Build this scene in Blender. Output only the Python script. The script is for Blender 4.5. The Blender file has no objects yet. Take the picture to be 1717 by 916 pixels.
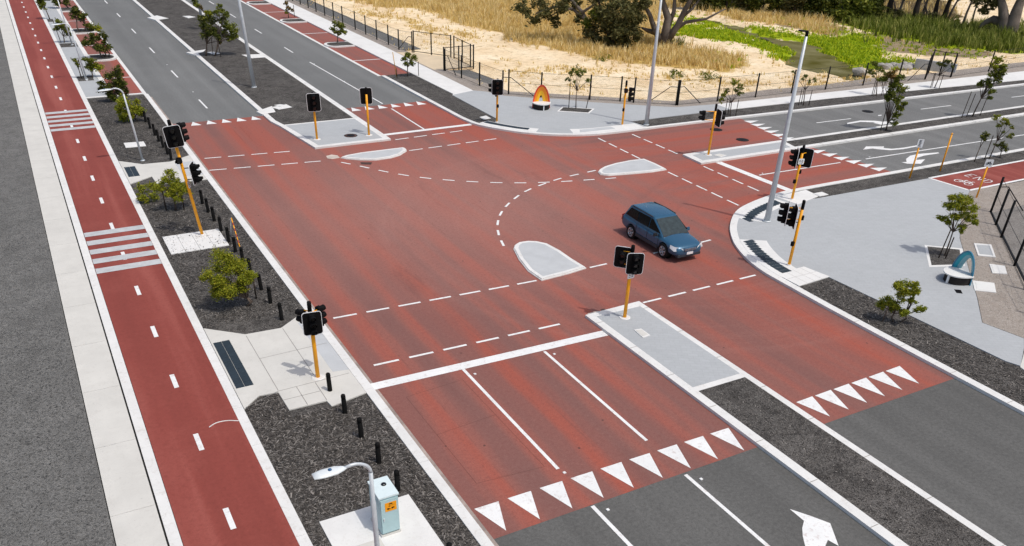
import bpy, bmesh, math, random
from mathutils import Vector, Matrix
random.seed(7)
PI = math.pi; rad = math.radians
sc = bpy.context.scene
COL = sc.collection

# ------------------------------------------------------------------ camera (surveyed from the photograph)
W, H, PPY, F = 1717., 916., 720., 1364.885
CH = 15.5
YAW, PITCH, ROLL = .525201568, .602912667, .0362706153
fw = Vector((math.sin(YAW)*math.cos(PITCH), math.cos(YAW)*math.cos(PITCH), -math.sin(PITCH)))
r0 = Vector((math.cos(YAW), -math.sin(YAW), 0)); u0 = r0.cross(fw)
RT = r0*math.cos(ROLL)+u0*math.sin(ROLL); UP = u0*math.cos(ROLL)-r0*math.sin(ROLL)

def ray(u, v): return RT*((u-W/2)/F)+UP*(-(v-PPY)/F)+fw
def G(u, v, z=0.):
    """map survey point of the photograph to metres on the ground at height z"""
    d = ray(u, v); t = (z-CH)/d.z
    return (d.x*t, d.y*t)
def PX(x, y, z=0.):
    p = Vector((x, y, z-CH)); w = p.dot(fw)
    if w < 1: return (-9999, -9999)
    return (W/2+F*p.dot(RT)/w, PPY-F*p.dot(UP)/w)
def UPR(base, u, v):
    """point seen at (u,v) that stands above/beside a base point, at the base's distance"""
    b = Vector((base[0], base[1])); d = ray(u, v)
    s = b.dot(b)/(d.x*b.x+d.y*b.y)
    return Vector((d.x*s, d.y*s, CH+d.z*s))
def depth(base): return Vector((base[0], base[1], -CH)).dot(fw)

cam = bpy.data.objects.new('camera', bpy.data.cameras.new('camera')); COL.objects.link(cam); sc.camera = cam
cam.data.sensor_width = 36; cam.data.lens = F/W*36; cam.data.shift_y = (PPY-H/2)/W
cam.data.clip_start = .5; cam.data.clip_end = 4000
m = Matrix((RT, UP, -fw)).transposed().to_4x4(); m.translation = (0, 0, CH); cam.matrix_world = m

# ------------------------------------------------------------------ light
SUN_AZ = (0.4226, -0.9063); SUN_EL = rad(64.5)
w = bpy.data.worlds.new('World'); sc.world = w; w.use_nodes = True
nt = w.node_tree; nt.nodes.clear()
sky = nt.nodes.new('ShaderNodeTexSky'); sky.sky_type = 'NISHITA'; sky.sun_disc = False
sky.sun_elevation = SUN_EL; sky.sun_rotation = math.atan2(SUN_AZ[0], SUN_AZ[1]); sky.dust_density = 3.; sky.ozone_density = .4; sky.air_density = .8
bg = nt.nodes.new('ShaderNodeBackground'); bg.inputs[1].default_value = .15
out = nt.nodes.new('ShaderNodeOutputWorld'); tint = nt.nodes.new('ShaderNodeMix'); tint.data_type = 'RGBA'; tint.blend_type = 'MULTIPLY'; tint.inputs[0].default_value = 1.; tint.inputs[7].default_value = (1, .985, .94, 1); nt.links.new(sky.outputs[0], tint.inputs[6]); nt.links.new(tint.outputs[2], bg.inputs[0]); nt.links.new(bg.outputs[0], out.inputs[0])
sl = bpy.data.lights.new('sun', 'SUN'); sl.energy = 2.1; sl.angle = rad(.53); sl.color = (1, .955, .88)
so = bpy.data.objects.new('sun', sl); COL.objects.link(so)
sd = Vector((SUN_AZ[0]*math.cos(SUN_EL), SUN_AZ[1]*math.cos(SUN_EL), math.sin(SUN_EL)))
so.rotation_euler = sd.to_track_quat('Z', 'Y').to_euler()
sc.view_settings.view_transform = 'Standard'; sc.view_settings.look = 'None'; sc.view_settings.exposure = 0.0; sc.view_settings.gamma = 1

# ------------------------------------------------------------------ materials
class NT:
    def __init__(s, name):
        s.m = bpy.data.materials.new(name); s.m.use_nodes = True; s.t = s.m.node_tree
        s.b = s.t.nodes['Principled BSDF']
    def n(s, typ, **kw):
        x = s.t.nodes.new('ShaderNode'+typ)
        for k, v in kw.items():
            if k.startswith('i_'):
                key = k[2:]; key = int(key) if key.isdigit() else key.replace('_', ' ')
                x.inputs[key].default_value = v
            else: setattr(x, k, v)
        return x
    def l(s, a, b): s.t.links.new(a, b)
    def pos(s): return s.n('NewGeometry').outputs['Position']
    def mapped(s, scale, rot=0., loc=(0, 0, 0)):
        mp = s.n('Mapping'); mp.inputs['Scale'].default_value = scale; mp.inputs['Rotation'].default_value = (0, 0, rot); mp.inputs['Location'].default_value = loc
        s.l(s.pos(), mp.inputs[0]); return mp.outputs[0]
    def noise(s, vec, scale, detail=4., rough=.55, dist=0.):
        x = s.n('TexNoise', i_Scale=scale, i_Detail=detail, i_Roughness=rough, i_Distortion=dist)
        if vec is not None: s.l(vec, x.inputs['Vector'])
        return x.outputs['Fac']
    def ramp(s, f, stops):
        x = s.n('ValToRGB'); e = x.color_ramp.elements
        while len(e) < len(stops): e.new(.5)
        for k, (p, c) in enumerate(stops):
            e[k].position = p; e[k].color = (c, c, c, 1) if not hasattr(c, '__len__') else (*c, 1)
        s.l(f, x.inputs[0]); return x.outputs[0]
    def mix(s, f, a, b, blend='MIX'):
        x = s.n('Mix', data_type='RGBA', blend_type=blend)
        for sock, val in ((0, f), (6, a), (7, b)):
            if hasattr(val, 'links'): s.l(val, x.inputs[sock])
            elif sock == 0: x.inputs[0].default_value = val
            else: x.inputs[sock].default_value = (*val, 1)
        return x.outputs[2]
    def math(s, op, a, b=0., c=None):
        x = s.n('Math', operation=op)
        for k, val in enumerate((a, b) if c is None else (a, b, c)):
            if hasattr(val, 'links'): s.l(val, x.inputs[k])
            else: x.inputs[k].default_value = val
        return x.outputs[0]
    def bump(s, h, strength=.3, dist=.02):
        x = s.n('Bump', i_Strength=strength, i_Distance=dist); s.l(h, x.inputs['Height']); s.l(x.outputs[0], s.b.inputs['Normal'])
    def done(s, col=None, rough=.8, spec=.3, metal=0.):
        if col is not None:
            if hasattr(col, 'links'): s.l(col, s.b.inputs['Base Color'])
            else: s.b.inputs['Base Color'].default_value = (*col, 1)
        s.b.inputs['Roughness'].default_value = rough; s.b.inputs['Metallic'].default_value = metal
        s.b.inputs['Specular IOR Level'].default_value = spec
        return s.m

def mul(c, k): return tuple(min(1, x*k) for x in c)
def mottled(name, c, var=.12, s1=.8, s2=14., rough=.85, bump=.15, spec=.25, speck=0.):
    t = NT(name); p = t.pos()
    a = t.noise(p, s1, 5); b = t.noise(p, s2, 3)
    col = t.ramp(a, [(.3, mul(c, 1-var)), (.7, mul(c, 1+var))])
    col = t.mix(t.ramp(b, [(.3, 0.), (.75, .35)]), col, mul(c, 1-2*var))
    if speck:
        v = t.n('TexVoronoi', i_Scale=9.); t.l(p, v.inputs['Vector'])
        col = t.mix(t.ramp(v.outputs['Distance'], [(.03, speck), (.07, 0.)]), col, mul(c, .35))
    if bump: t.bump(b, bump, .01)
    return t.done(col, rough, spec)
def plain(name, c, rough=.5, spec=.5, metal=0., var=.06):
    t = NT(name); a = t.noise(t.n('TexCoord').outputs['Object'], 6., 4)
    return t.done(t.ramp(a, [(.3, mul(c, 1-var)), (.7, mul(c, 1+var))]), rough, spec, metal)
def leafmat(name, c1, c2, c3=None):
    t = NT(name); g = t.n('NewGeometry')
    st = [(0., c1), (.6, c2)] + ([(1., c3)] if c3 else [])
    col = t.ramp(g.outputs['Random Per Island'], st)
    m_ = t.done(col, .6, .2)
    tr = t.n('BsdfTranslucent'); t.l(col, tr.inputs[0]); mx = t.n('MixShader'); mx.inputs[0].default_value = .25
    t.l(t.b.outputs[0], mx.inputs[1]); t.l(tr.outputs[0], mx.inputs[2]); t.l(mx.outputs[0], t.t.nodes['Material Output'].inputs[0])
    return m_

def asphalt(name, c, rot=0.):
    t = NT(name); fine = t.noise(t.pos(), 26., 4, .7); grit = t.noise(t.pos(), 75., 2, .6)
    big = t.noise(t.mapped((.55, .03, 1), rot), 1., 5, .6); blot = t.noise(t.pos(), .25, 5, .6)
    lanes = t.noise(t.mapped((.9, .012, 1), rot, (4, 0, 0)), 1., 3, .5)
    col = t.ramp(big, [(.3, mul(c, .8)), (.7, mul(c, 1.18))])
    col = t.mix(t.ramp(lanes, [(.42, 0.), (.6, .5)]), col, mul(c, .72))
    col = t.mix(t.ramp(blot, [(.45, 0.), (.75, .35)]), col, mul(c, 1.3))
    gr = t.noise(t.pos(), 8., 8, .85); col = t.mix(t.ramp(gr, [(.40, .6), (.52, 0.)]), col, mul(c, .5)); col = t.mix(t.ramp(gr, [(.54, 0.), (.66, .5)]), col, mul(c, 1.6))
    col = t.mix(t.ramp(fine, [(.35, .45), (.6, 0.)]), col, mul(c, .6))
    col = t.mix(t.ramp(grit, [(.55, 0.), (.75, .4)]), col, mul(c, 1.9))
    t.bump(fine, .25, .01)
    return t.done(col, .88, .25)

def red_pavement(name):
    t = NT(name); P_ = t.pos()
    fresh, mauve, pale = (.375, .092, .060), (.235, .108, .092), (.385, .20, .168)
    sep = t.n('SeparateXYZ'); t.l(P_, sep.inputs[0]); X, Y = sep.outputs[0], sep.outputs[1]
    side = t.n('MapRange', i_1=29., i_2=34.); t.l(X, side.inputs[0]); side = side.outputs[0]
    nm = t.noise(t.mapped((.8, .007, 1)), 1., 3, .5, .15)
    ns = t.noise(t.mapped((.007, .8, 1)), 1., 3, .5, .15)
    nn = t.n('Mix', data_type='FLOAT'); t.l(side, nn.inputs[0]); t.l(nm, nn.inputs[2]); t.l(ns, nn.inputs[3]); nn = nn.outputs[0]
    col = t.ramp(nn, [(.36, fresh), (.46, (.34, .104, .077)), (.55, (.285, .112, .09)), (.62, mauve), (.72, (.195, .096, .084))])
    blot = t.noise(P_, .16, 5, .6, .4)
    col = t.mix(t.ramp(blot, [(.45, 0.), (.7, .5)]), col, (.35, .108, .08))
    # wheel tracks worn along each lane
    wt = t.math('SINE', t.math('MULTIPLY', t.math('SUBTRACT', X, t.math('MULTIPLY', t.noise(t.mapped((.3, .03, 1)), 1., 3), 2.6)), 2*PI/1.73))
    wn = t.noise(t.mapped((.35, .05, 1), 0, (7, 3, 0)), 1., 4, .6)
    tr_ = t.ramp(t.math('ADD', t.math('MULTIPLY', wt, .32), t.math('MULTIPLY', wn, 1.7)), [(.62, 0.), (1.15, .75)])
    fadeY = t.n('MapRange', i_1=28., i_2=46., i_3=1., i_4=.35); t.l(Y, fadeY.inputs[0]); fadeX = t.n('MapRange', i_1=19., i_2=23., i_3=1., i_4=.55); t.l(X, fadeX.inputs[0])
    off_side = t.math('MULTIPLY', t.math('MULTIPLY', t.math('SUBTRACT', 1., side), fadeY.outputs[0]), fadeX.outputs[0])
    col = t.mix(t.math('MULTIPLY', tr_, off_side), col, (.205, .102, .09))
    # polished, dusty middle of the crossing and the turning arcs worn into it
    sx = t.math('SUBTRACT', X, 19.); sy = t.math('SUBTRACT', Y, 41.)
    d = t.math('SQRT', t.math('ADD', t.math('MULTIPLY', t.math('MULTIPLY', sx, sx), .9), t.math('MULTIPLY', sy, sy)))
    d = t.math('ADD', d, t.math('MULTIPLY', t.noise(P_, .22, 4, .6), 9.))
    dust = t.ramp(t.math('DIVIDE', d, 30.), [(.26, .55), (.66, 0.)])
    col = t.mix(dust, col, pale)
    ax = t.math('SUBTRACT', X, 27.5); ay = t.math('SUBTRACT', Y, 33.5)
    rr = t.math('SQRT', t.math('ADD', t.math('MULTIPLY', ax, ax), t.math('MULTIPLY', ay, ay)))
    arc = t.noise(None, 1.3, 3, .6)
    cb = t.n('CombineXYZ'); t.l(rr, cb.inputs[0]); t.l(t.math('MULTIPLY', t.noise(P_, .3, 2), .5), cb.inputs[1])
    t.l(cb.outputs[0], arc.node.inputs['Vector'])
    am = t.math('MULTIPLY', t.ramp(t.math('DIVIDE', rr, 20.), [(.28, 0.), (.42, 1.), (.62, 1.), (.85, 0.)]), t.ramp(arc, [(.5, 0.), (.7, .16)]))
    col = t.mix(am, col, (.46, .26, .22))
    bx_ = t.math('SUBTRACT', X, 39.3); by_ = t.math('SUBTRACT', Y, 23.2)
    r2 = t.math('SQRT', t.math('ADD', t.math('MULTIPLY', bx_, bx_), t.math('MULTIPLY', by_, by_)))
    c3 = t.n('CombineXYZ'); t.l(r2, c3.inputs[0]); t.l(t.math('MULTIPLY', t.noise(P_, .25, 2), .6), c3.inputs[1])
    n3 = t.noise(c3.outputs[0], 1.1, 3, .6)
    am2 = t.math('MULTIPLY', t.ramp(t.math('DIVIDE', r2, 30.), [(.36, 0.), (.44, 1.), (.60, 1.), (.74, 0.)]), t.ramp(n3, [(.48, 0.), (.66, .3)]))
    col = t.mix(am2, col, (.20, .09, .078))
    oil = t.noise(t.mapped((.55, .10, 1), 0, (1.3, 0, 0)), 1., 5, .7); col = t.mix(t.ramp(oil, [(.60, 0.), (.74, .5)]), col, (.15, .072, .064))
    # paving joints running with the lanes
    jx = t.math('ABSOLUTE', t.math('SUBTRACT', t.math('FRACT', t.math('DIVIDE', t.math('SUBTRACT', X, 8.06), 3.46)), .5))
    jw = t.noise(P_, .5, 3)
    joint = t.math('MULTIPLY', t.ramp(jx, [(.004, .4), (.012, 0.)]), t.ramp(jw, [(.45, 0.), (.6, 1.)]))
    col = t.mix(joint, col, (.2, .075, .06))
    gr = t.noise(P_, 7., 8, .85); col = t.mix(t.ramp(gr, [(.40, .4), (.5, 0.)]), col, (.17, .058, .048)); col = t.mix(t.ramp(gr, [(.56, 0.), (.68, .3)]), col, (.46, .22, .18))
    fine = t.noise(P_, 24., 4, .7); grit = t.noise(P_, 70., 2, .5)
    col = t.mix(t.ramp(fine, [(.32, .5), (.55, 0.)]), col, (.16, .055, .045))
    col = t.mix(t.ramp(grit, [(.6, 0.), (.8, .35)]), col, (.48, .28, .24))
    pits = t.n('TexVoronoi', i_Scale=.9); t.l(P_, pits.inputs['Vector'])
    col = t.mix(t.ramp(pits.outputs['Distance'], [(.03, .8), (.05, 0.)]), col, (.07, .04, .035))
    t.bump(fine, .2, .01)
    return t.done(col, .82, .25)

def cycle_red(name):
    t = NT(name); P_ = t.pos(); c = (.262, .060, .047)
    st = t.noise(t.mapped((.9, .04, 1)), 1., 4, .5, .3); bl = t.noise(P_, .35, 5, .6)
    col = t.ramp(st, [(.32, mul(c, .86)), (.5, c), (.68, (.35, .10, .08))])
    col = t.mix(t.ramp(bl, [(.5, 0.), (.75, .45)]), col, (.34, .095, .075))
    gr = t.noise(P_, 7., 8, .85); col = t.mix(t.ramp(gr, [(.38, .4), (.5, 0.)]), col, mul(c, .6)); col = t.mix(t.ramp(gr, [(.58, 0.), (.7, .3)]), col, (.42, .16, .13))
    fine = t.noise(P_, 30., 3, .7)
    col = t.mix(t.ramp(fine, [(.35, .3), (.6, 0.)]), col, mul(c, .7)); t.bump(fine, .15, .01)
    return t.done(col, .82, .25)

def mulch_mat(name, dark, mid, light, sc_=5.):
    t = NT(name); P_ = t.pos()
    w1 = t.noise(P_, sc_, 3, .6, 2.6); w2 = t.noise(P_, sc_*1.9, 3, .6, 2.2); big = t.noise(P_, .5, 4); fine = t.noise(P_, sc_*6, 3, .7)
    ridge = lambda w_, h, pk: t.ramp(w_, [(.5-h, 0.), (.5, pk), (.5+h, 0.)])
    col = t.ramp(fine, [(.35, dark), (.65, mid)])
    col = t.mix(t.ramp(w1, [(.36, .7), (.5, 0.)]), col, mul(dark, .8))
    col = t.mix(ridge(w1, .055, .8), col, light); col = t.mix(ridge(w2, .045, .7), col, mul(light, .85))
    col = t.mix(t.ramp(fine, [(.66, 0.), (.74, .7)]), col, mul(light, 1.3))
    lump = t.noise(P_, 1.3, 6, .75, .6); col = t.mix(t.ramp(lump, [(.38, .5), (.5, 0.)]), col, mul(dark, 1.3)); col = t.mix(t.ramp(lump, [(.56, 0.), (.70, .45)]), col, mul(light, .8))
    col = t.mix(t.ramp(big, [(.35, .25), (.65, 0.)]), col, dark)
    t.bump(w2, .6, .04); return t.done(col, .95, .1)

def chain_link(name):
    t = NT(name); P_ = t.n('TexCoord').outputs['Object']
    s = t.n('SeparateXYZ'); t.l(P_, s.inputs[0])
    h = t.math('ADD', s.outputs[0], s.outputs[1])
    def wires(sign):
        q = t.math('FRACT', t.math('MULTIPLY', t.math('ADD', h, t.math('MULTIPLY', s.outputs[2], sign)), 14.))
        return t.math('LESS_THAN', q, .045)
    a = t.math('MAXIMUM', wires(1.), wires(-1.))
    m_ = t.done((.04, .04, .042), .5, .4)
    tr = t.n('BsdfTransparent'); mx = t.n('MixShader'); t.l(a, mx.inputs[0]); t.l(tr.outputs[0], mx.inputs[1]); t.l(t.b.outputs[0], mx.inputs[2])
    t.l(mx.outputs[0], t.t.nodes['Material Output'].inputs[0]); return m_

M = {}
M['asphalt'] = asphalt('asphalt', (.132, .131, .126)); M['asphalt_far'] = asphalt('paler_asphalt', (.19, .194, .192)); M['asphalt_side'] = asphalt('side_asphalt', (.198, .2, .197), PI/2)  # far road sheet is a paler grey than the near one
M['red'] = red_pavement('red_asphalt'); M['cycle'] = cycle_red('cycle_red')
def worn(name, c, under, amt, rough, seed=0.):
    t = NT(name); P_ = t.pos(); a = t.noise(P_, 1.1, 5, .6); sc1 = t.noise(P_, 4.5, 7, .8, .4); st = t.noise(P_, .35, 5, .6)
    col = t.ramp(a, [(.3, mul(c, .93)), (.7, mul(c, 1.04))])
    col = t.mix(t.ramp(sc1, [(.36, amt), (.47, 0.)]), col, under); col = t.mix(t.ramp(st, [(.50, 0.), (.72, .35)]), col, mul(c, .78))
    sp = t.noise(P_, 14., 4, .8); col = t.mix(t.ramp(sp, [(.30, .5), (.40, 0.)]), col, mul(c, .6))
    t.bump(sp, .1, .01); return t.done(col, rough, .25)
M['white'] = worn('road_paint', (.80, .81, .805), (.42, .30, .27), .5, .65)
M['kerb'] = worn('kerb_concrete', (.73, .73, .715), (.50, .46, .42), .45, .85)
M['concrete'] = worn('footpath_concrete', (.62, .61, .572), (.52, .50, .46), .35, .85)
M['ramp'] = worn('ramp_concrete', (.74, .74, .725), (.58, .56, .53), .35, .85)
def paving(name, c):
    t = NT(name); br = t.n('TexBrick', i_Scale=1., offset=.5); br.inputs['Brick Width'].default_value = .4; br.inputs['Row Height'].default_value = .2; br.inputs['Mortar Size'].default_value = .006; br.inputs['Bias'].default_value = 0.
    t.l(t.mapped((1, 1, 1), rad(32)), br.inputs['Vector']); br.inputs[1].default_value = (*mul(c, .975), 1); br.inputs[2].default_value = (*mul(c, 1.03), 1); br.inputs[3].default_value = (*mul(c, .84), 1)
    a = t.noise(t.pos(), .3, 6, .65); col = t.mix(t.ramp(a, [(.45, 0.), (.72, .4)]), br.outputs[0], mul(c, .82)); b = t.noise(t.pos(), 5., 7, .85)
    col = t.mix(t.ramp(b, [(.36, .4), (.46, 0.)]), col, mul(c, .75)); col = t.mix(t.ramp(b, [(.56, 0.), (.68, .4)]), col, mul(c, 1.2))
    t.bump(b, .15, .01); return t.done(col, .85, .25)
M['paver'] = paving('grey_paving', (.42, .44, .455))
M['paver_dark'] = mottled('grey_band', (.50, .52, .535), .08, 1.2, 16., .85, .1)
M['mulch'] = mulch_mat('dark_mulch', (.017, .0158, .015), (.060, .056, .052), (.25, .235, .22))
M['gravel'] = mulch_mat('dark_gravel', (.082, .081, .078), (.165, .163, .157), (.28, .277, .267), 4.5)
M['pale_gravel'] = mulch_mat('pale_gravel', (.23, .198, .172), (.36, .316, .276), (.52, .475, .43), 5.)
M['dark_joint'] = plain('joint_black', (.02, .02, .02), .9, .1)  # near-black colour of the slab bed and joint lines
M['tactile'] = mottled('tactile_tile', (.028, .042, .055), .15, 3., 20., .6, .1)
M['base'] = mottled('bare_earth', (.30, .25, .19), .2, .3, 6.)
M['yellow'] = plain('yellow_paint', (.95, .40, .003), .45, .5); M['black'] = plain('black_plastic', (.004, .004, .0045), .7, .15)
M['blackrub'] = plain('black_bollard_plastic', (.005, .005, .005), .75, .15)
M['whitep'] = plain('white_enamel', (.8, .81, .82), .35, .5); M['galv'] = plain('pale_grey_pole', (.56, .60, .63), .4, .5, .15)
M['lampbody'] = plain('pale_lamp_housing', (.72, .77, .79), .35, .5); M['glassd'] = plain('dark_lens', (.012, .012, .014), .15, .6)
M['bluecell'] = plain('blue_sensor', (.03, .10, .22), .3, .5)
M['cabinet'] = plain('pale_green_grey_enamel', (.40, .56, .58), .45, .4, 0, .04); M['cabtop'] = plain('pale_enamel_top', (.66, .77, .79), .5, .4, 0, .04)
M['orange'] = plain('orange_sticker', (.85, .32, .0), .6, .3)
M['post'] = plain('black_fence_steel', (.007, .0075, .008), .6, .2); M['mesh'] = chain_link('chain_link')
M['stake'] = plain('dark_wood_stake', (.045, .034, .027), .9, .1); M['yellowstake'] = plain('yellow_wood', (.55, .30, .05), .8, .2)
M['bark'] = mottled('bark', (.13, .10, .08), .3, 3., 18., .95, .4); M['gumbark'] = mottled('grey_gum_bark', (.16, .135, .115), .4, .8, 9., .95, .5)
M['darkbark'] = mottled('dark_bark', (.045, .037, .03), .35, 1., 9., .95, .4)
M['leaf_bright'] = leafmat('bright_leaf', (.13, .17, .012), (.27, .30, .022), (.40, .36, .03))
M['leaf_green'] = leafmat('green_leaf', (.055, .08, .01), (.15, .18, .02), (.30, .30, .045))
M['leaf_dark'] = leafmat('dark_leaf', (.03, .044, .008), (.085, .105, .016), (.22, .22, .036))
M['leaf_olive'] = leafmat('olive_leaf', (.045, .046, .016), (.11, .11, .034), (.21, .19, .075))
M['leaf_rust'] = leafmat('rusty_leaf', (.10, .07, .02), (.16, .13, .025), (.28, .13, .04))
M['dry'] = leafmat('dry_grass_blade', (.50, .34, .09), (.76, .57, .22), (.90, .76, .44))
M['reed'] = leafmat('reed_blade', (.06, .085, .008), (.16, .20, .02), (.38, .36, .10))
M['creekgreen'] = leafmat('creek_plant_leaf', (.16, .27, .004), (.38, .50, .008), (.6, .6, .02))
M['chip'] = leafmat('pale_mulch_chip', (.05, .045, .04), (.12, .108, .098), (.34, .315, .29))
M['rock'] = mottled('pale_rock', (.42, .40, .37), .25, 2., 12., .9, .4)

# ------------------------------------------------------------------ mesh builder
class MB:
    def __init__(s): s.v = []; s.f = []; s.sm = []
    def add(s, vs, fs, smooth=False):
        o = len(s.v); s.v += [tuple(a) for a in vs]; s.f += [[i+o for i in f] for f in fs]; s.sm += [smooth]*len(fs); return s
    def box(s, c, d, rz=0., taper=1.):
        x, y, z = (k/2 for k in d); vs = []
        for sz, k in ((-1, 1), (1, taper)):
            for sx, sy in ((-1, -1), (1, -1), (1, 1), (-1, 1)):
                a, b = sx*x*k, sy*y*k
                vs.append((c[0]+a*math.cos(rz)-b*math.sin(rz), c[1]+a*math.sin(rz)+b*math.cos(rz), c[2]+sz*z))
        return s.add(vs, [(3, 2, 1, 0), (4, 5, 6, 7), (0, 1, 5, 4), (1, 2, 6, 5), (2, 3, 7, 6), (3, 0, 4, 7)])
    def tube(s, pts, rs, n=8, cap=True):
        pts = [Vector(p) for p in pts]
        if not hasattr(rs, '__len__'): rs = [rs]*len(pts)
        vs = []; ref = None
        for i, p in enumerate(pts):
            t = (pts[min(i+1, len(pts)-1)]-pts[max(i-1, 0)]).normalized()
            if ref is None: ref = t.orthogonal().normalized()
            a = (ref-t*ref.dot(t)); a = a.normalized() if a.length > 1e-6 else t.orthogonal().normalized(); ref = a; b = t.cross(a)
            for k in range(n):
                an = 2*PI*k/n; vs.append(p+(a*math.cos(an)+b*math.sin(an))*rs[i])
        fs = [(i*n+k, i*n+(k+1) % n, (i+1)*n+(k+1) % n, (i+1)*n+k) for i in range(len(pts)-1) for k in range(n)]
        s.add(vs, fs, True)
        if cap:
            o = len(s.v)-len(vs); s.f += [[o+k for k in reversed(range(n))], [o+(len(pts)-1)*n+k for k in range(n)]]; s.sm += [False]*2
        return s
    def lathe(s, prof, n=12, c=(0, 0, 0)):
        """profile of (radius, z) turned about the vertical through c"""
        vs = [(c[0]+r*math.cos(2*PI*k/n), c[1]+r*math.sin(2*PI*k/n), c[2]+z) for r, z in prof for k in range(n)]
        fs = [(i*n+k, i*n+(k+1) % n, (i+1)*n+(k+1) % n, (i+1)*n+k) for i in range(len(prof)-1) for k in range(n)]
        s.add(vs, fs, True); o = len(s.v)-len(vs)
        s.f += [[o+k for k in reversed(range(n))], [o+(len(prof)-1)*n+k for k in range(n)]]; s.sm += [False]*2; return s
    def prism(s, poly, z0, z1):
        n = len(poly); a = sum(poly[i][0]*poly[(i+1) % n][1]-poly[(i+1) % n][0]*poly[i][1] for i in range(n))
        if a < 0: poly = list(reversed(poly))
        vs = [(p[0], p[1], z1) for p in poly]+[(p[0], p[1], z0) for p in poly]
        return s.add(vs, [list(range(n))]+[(i+n, (i+1) % n+n, (i+1) % n, i) for i in range(n)])
    def sheet(s, poly, z):
        n = len(poly); a = sum(poly[i][0]*poly[(i+1) % n][1]-poly[(i+1) % n][0]*poly[i][1] for i in range(n))
        if a < 0: poly = list(reversed(poly))
        return s.add([(p[0], p[1], z) for p in poly], [list(range(n))])
    def xform(s, mat):
        s.v = [tuple(mat @ Vector(p)) for p in s.v]; return s
    def mesh(s, name, mat):
        me = bpy.data.meshes.new(name); me.from_pydata(s.v, [], s.f); me.validate()
        if len(me.polygons) == len(s.sm): me.polygons.foreach_set('use_smooth', s.sm)
        if mat: me.materials.append(M[mat] if isinstance(mat, str) else mat)
        return me
def link(name, me, parent=None, loc=None, rz=0.):
    o = bpy.data.objects.new(name, me); COL.objects.link(o)
    if parent: o.parent = parent
    if loc is not None: o.location = loc
    if rz: o.rotation_euler.z = rz
    return o
def obj(name, mb, mat, parent=None, loc=None, rz=0.): return link(name, mb.mesh(name, mat), parent, loc, rz)
def struct(name, mb, mat, kind='structure'):
    o = obj(name, mb, mat); o['kind'] = kind; return o
def tag(o, label, cat, group=None):
    o['label'] = label; o['category'] = cat
    if group: o['group'] = group
    return o
def thing(name, label, cat, loc=(0, 0, 0), rz=0., group=None):
    o = bpy.data.objects.new(name, None); COL.objects.link(o); o.location = loc; o.rotation_euler.z = rz; o.empty_display_size = .2
    return tag(o, label, cat, group)
def copy_tree(root, loc, rz, label):
    r = root.copy(); COL.objects.link(r); r.location = loc; r.rotation_euler.z = rz; r['label'] = label
    for ch in list(root.children):
        c = ch.copy(); COL.objects.link(c); c.parent = r
        for gch in ch.children:
            d = gch.copy(); COL.objects.link(d); d.parent = c
    return r
def rect(x0, y0, x1, y1): return [(x0, y0), (x1, y0), (x1, y1), (x0, y1)]
def offset(line, d):
    """polyline moved sideways by d (left of travel positive)"""
    out_ = []
    for i, p in enumerate(line):
        a = Vector(line[max(i-1, 0)]); b = Vector(line[min(i+1, len(line)-1)]); t = (b-a).normalized()
        out_.append((p[0]-t.y*d, p[1]+t.x*d))
    return out_
def band(line, d0, d1): return offset(line, d0)+list(reversed(offset(line, d1)))
def smooth(line, n=2):
    for _ in range(n):
        q = [line[0]]
        for a, b in zip(line, line[1:]):
            q += [(a[0]*.75+b[0]*.25, a[1]*.75+b[1]*.25), (a[0]*.25+b[0]*.75, a[1]*.25+b[1]*.75)]
        line = q+[line[-1]]
    return line
def inpoly(p, poly):
    x, y = p; c = False; n = len(poly); j = n-1
    for i in range(n):
        xi, yi = poly[i]; xj, yj = poly[j]
        if (yi > y) != (yj > y) and x < (xj-xi)*(y-yi)/(yj-yi)+xi: c = not c
        j = i
    return c
def segs(line, first, on, off):
    """dash start/end points along a polyline"""
    L = [0.]
    for a, b in zip(line, line[1:]): L.append(L[-1]+math.dist(a, b))
    def at(t):
        for i in range(len(line)-1):
            if t <= L[i+1] or i == len(line)-2:
                k = (t-L[i])/(L[i+1]-L[i]); return (line[i][0]+(line[i+1][0]-line[i][0])*k, line[i][1]+(line[i+1][1]-line[i][1])*k)
    t = first; r = []
    while t+on <= L[-1]+.01: r.append((at(t), at(t+on))); t += on+off
    return r
def stripe(mb, a, b, wd, z):
    a = Vector(a); b = Vector(b); n = (b-a).normalized(); n = Vector((-n.y, n.x))*wd/2
    mb.sheet([a-n, b-n, b+n, a+n], z)

# ------------------------------------------------------------------ ground, roads and pavements
struct('ground', MB().sheet(rect(-1500, -1200, 1700, 2000), -1.6), 'base')
struct('main_road', MB().sheet(rect(7.9, -8, 28.3, 40), 0), 'asphalt'); struct('main_road', MB().sheet([(7.9, 40), (28.3, 40), (28.3, 49), (34, 49.2), (30, 53), (28.3, 56), (28.3, 300), (7.9, 300)], 0), 'asphalt_far')
struct('side_road', MB().sheet(rect(28.3, 33.9, 320, 49.2), .0), 'asphalt_side')
def clipred():
    mb = MB(); z = .004
    mb.sheet([(7.95, 14.95), (28.25, 14.95), (28.25, 24.), (39, 34.0), (47.75, 34.0), (46.9, 41.5), (47.9, 49.1), (34.5, 49.15), (31.2, 50.6), (28.7, 53.6), (28.25, 55.4), (28.25, 63.0), (7.95, 63.2)], z); return mb
struct('red_intersection_paving', clipred(), 'red')

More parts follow.
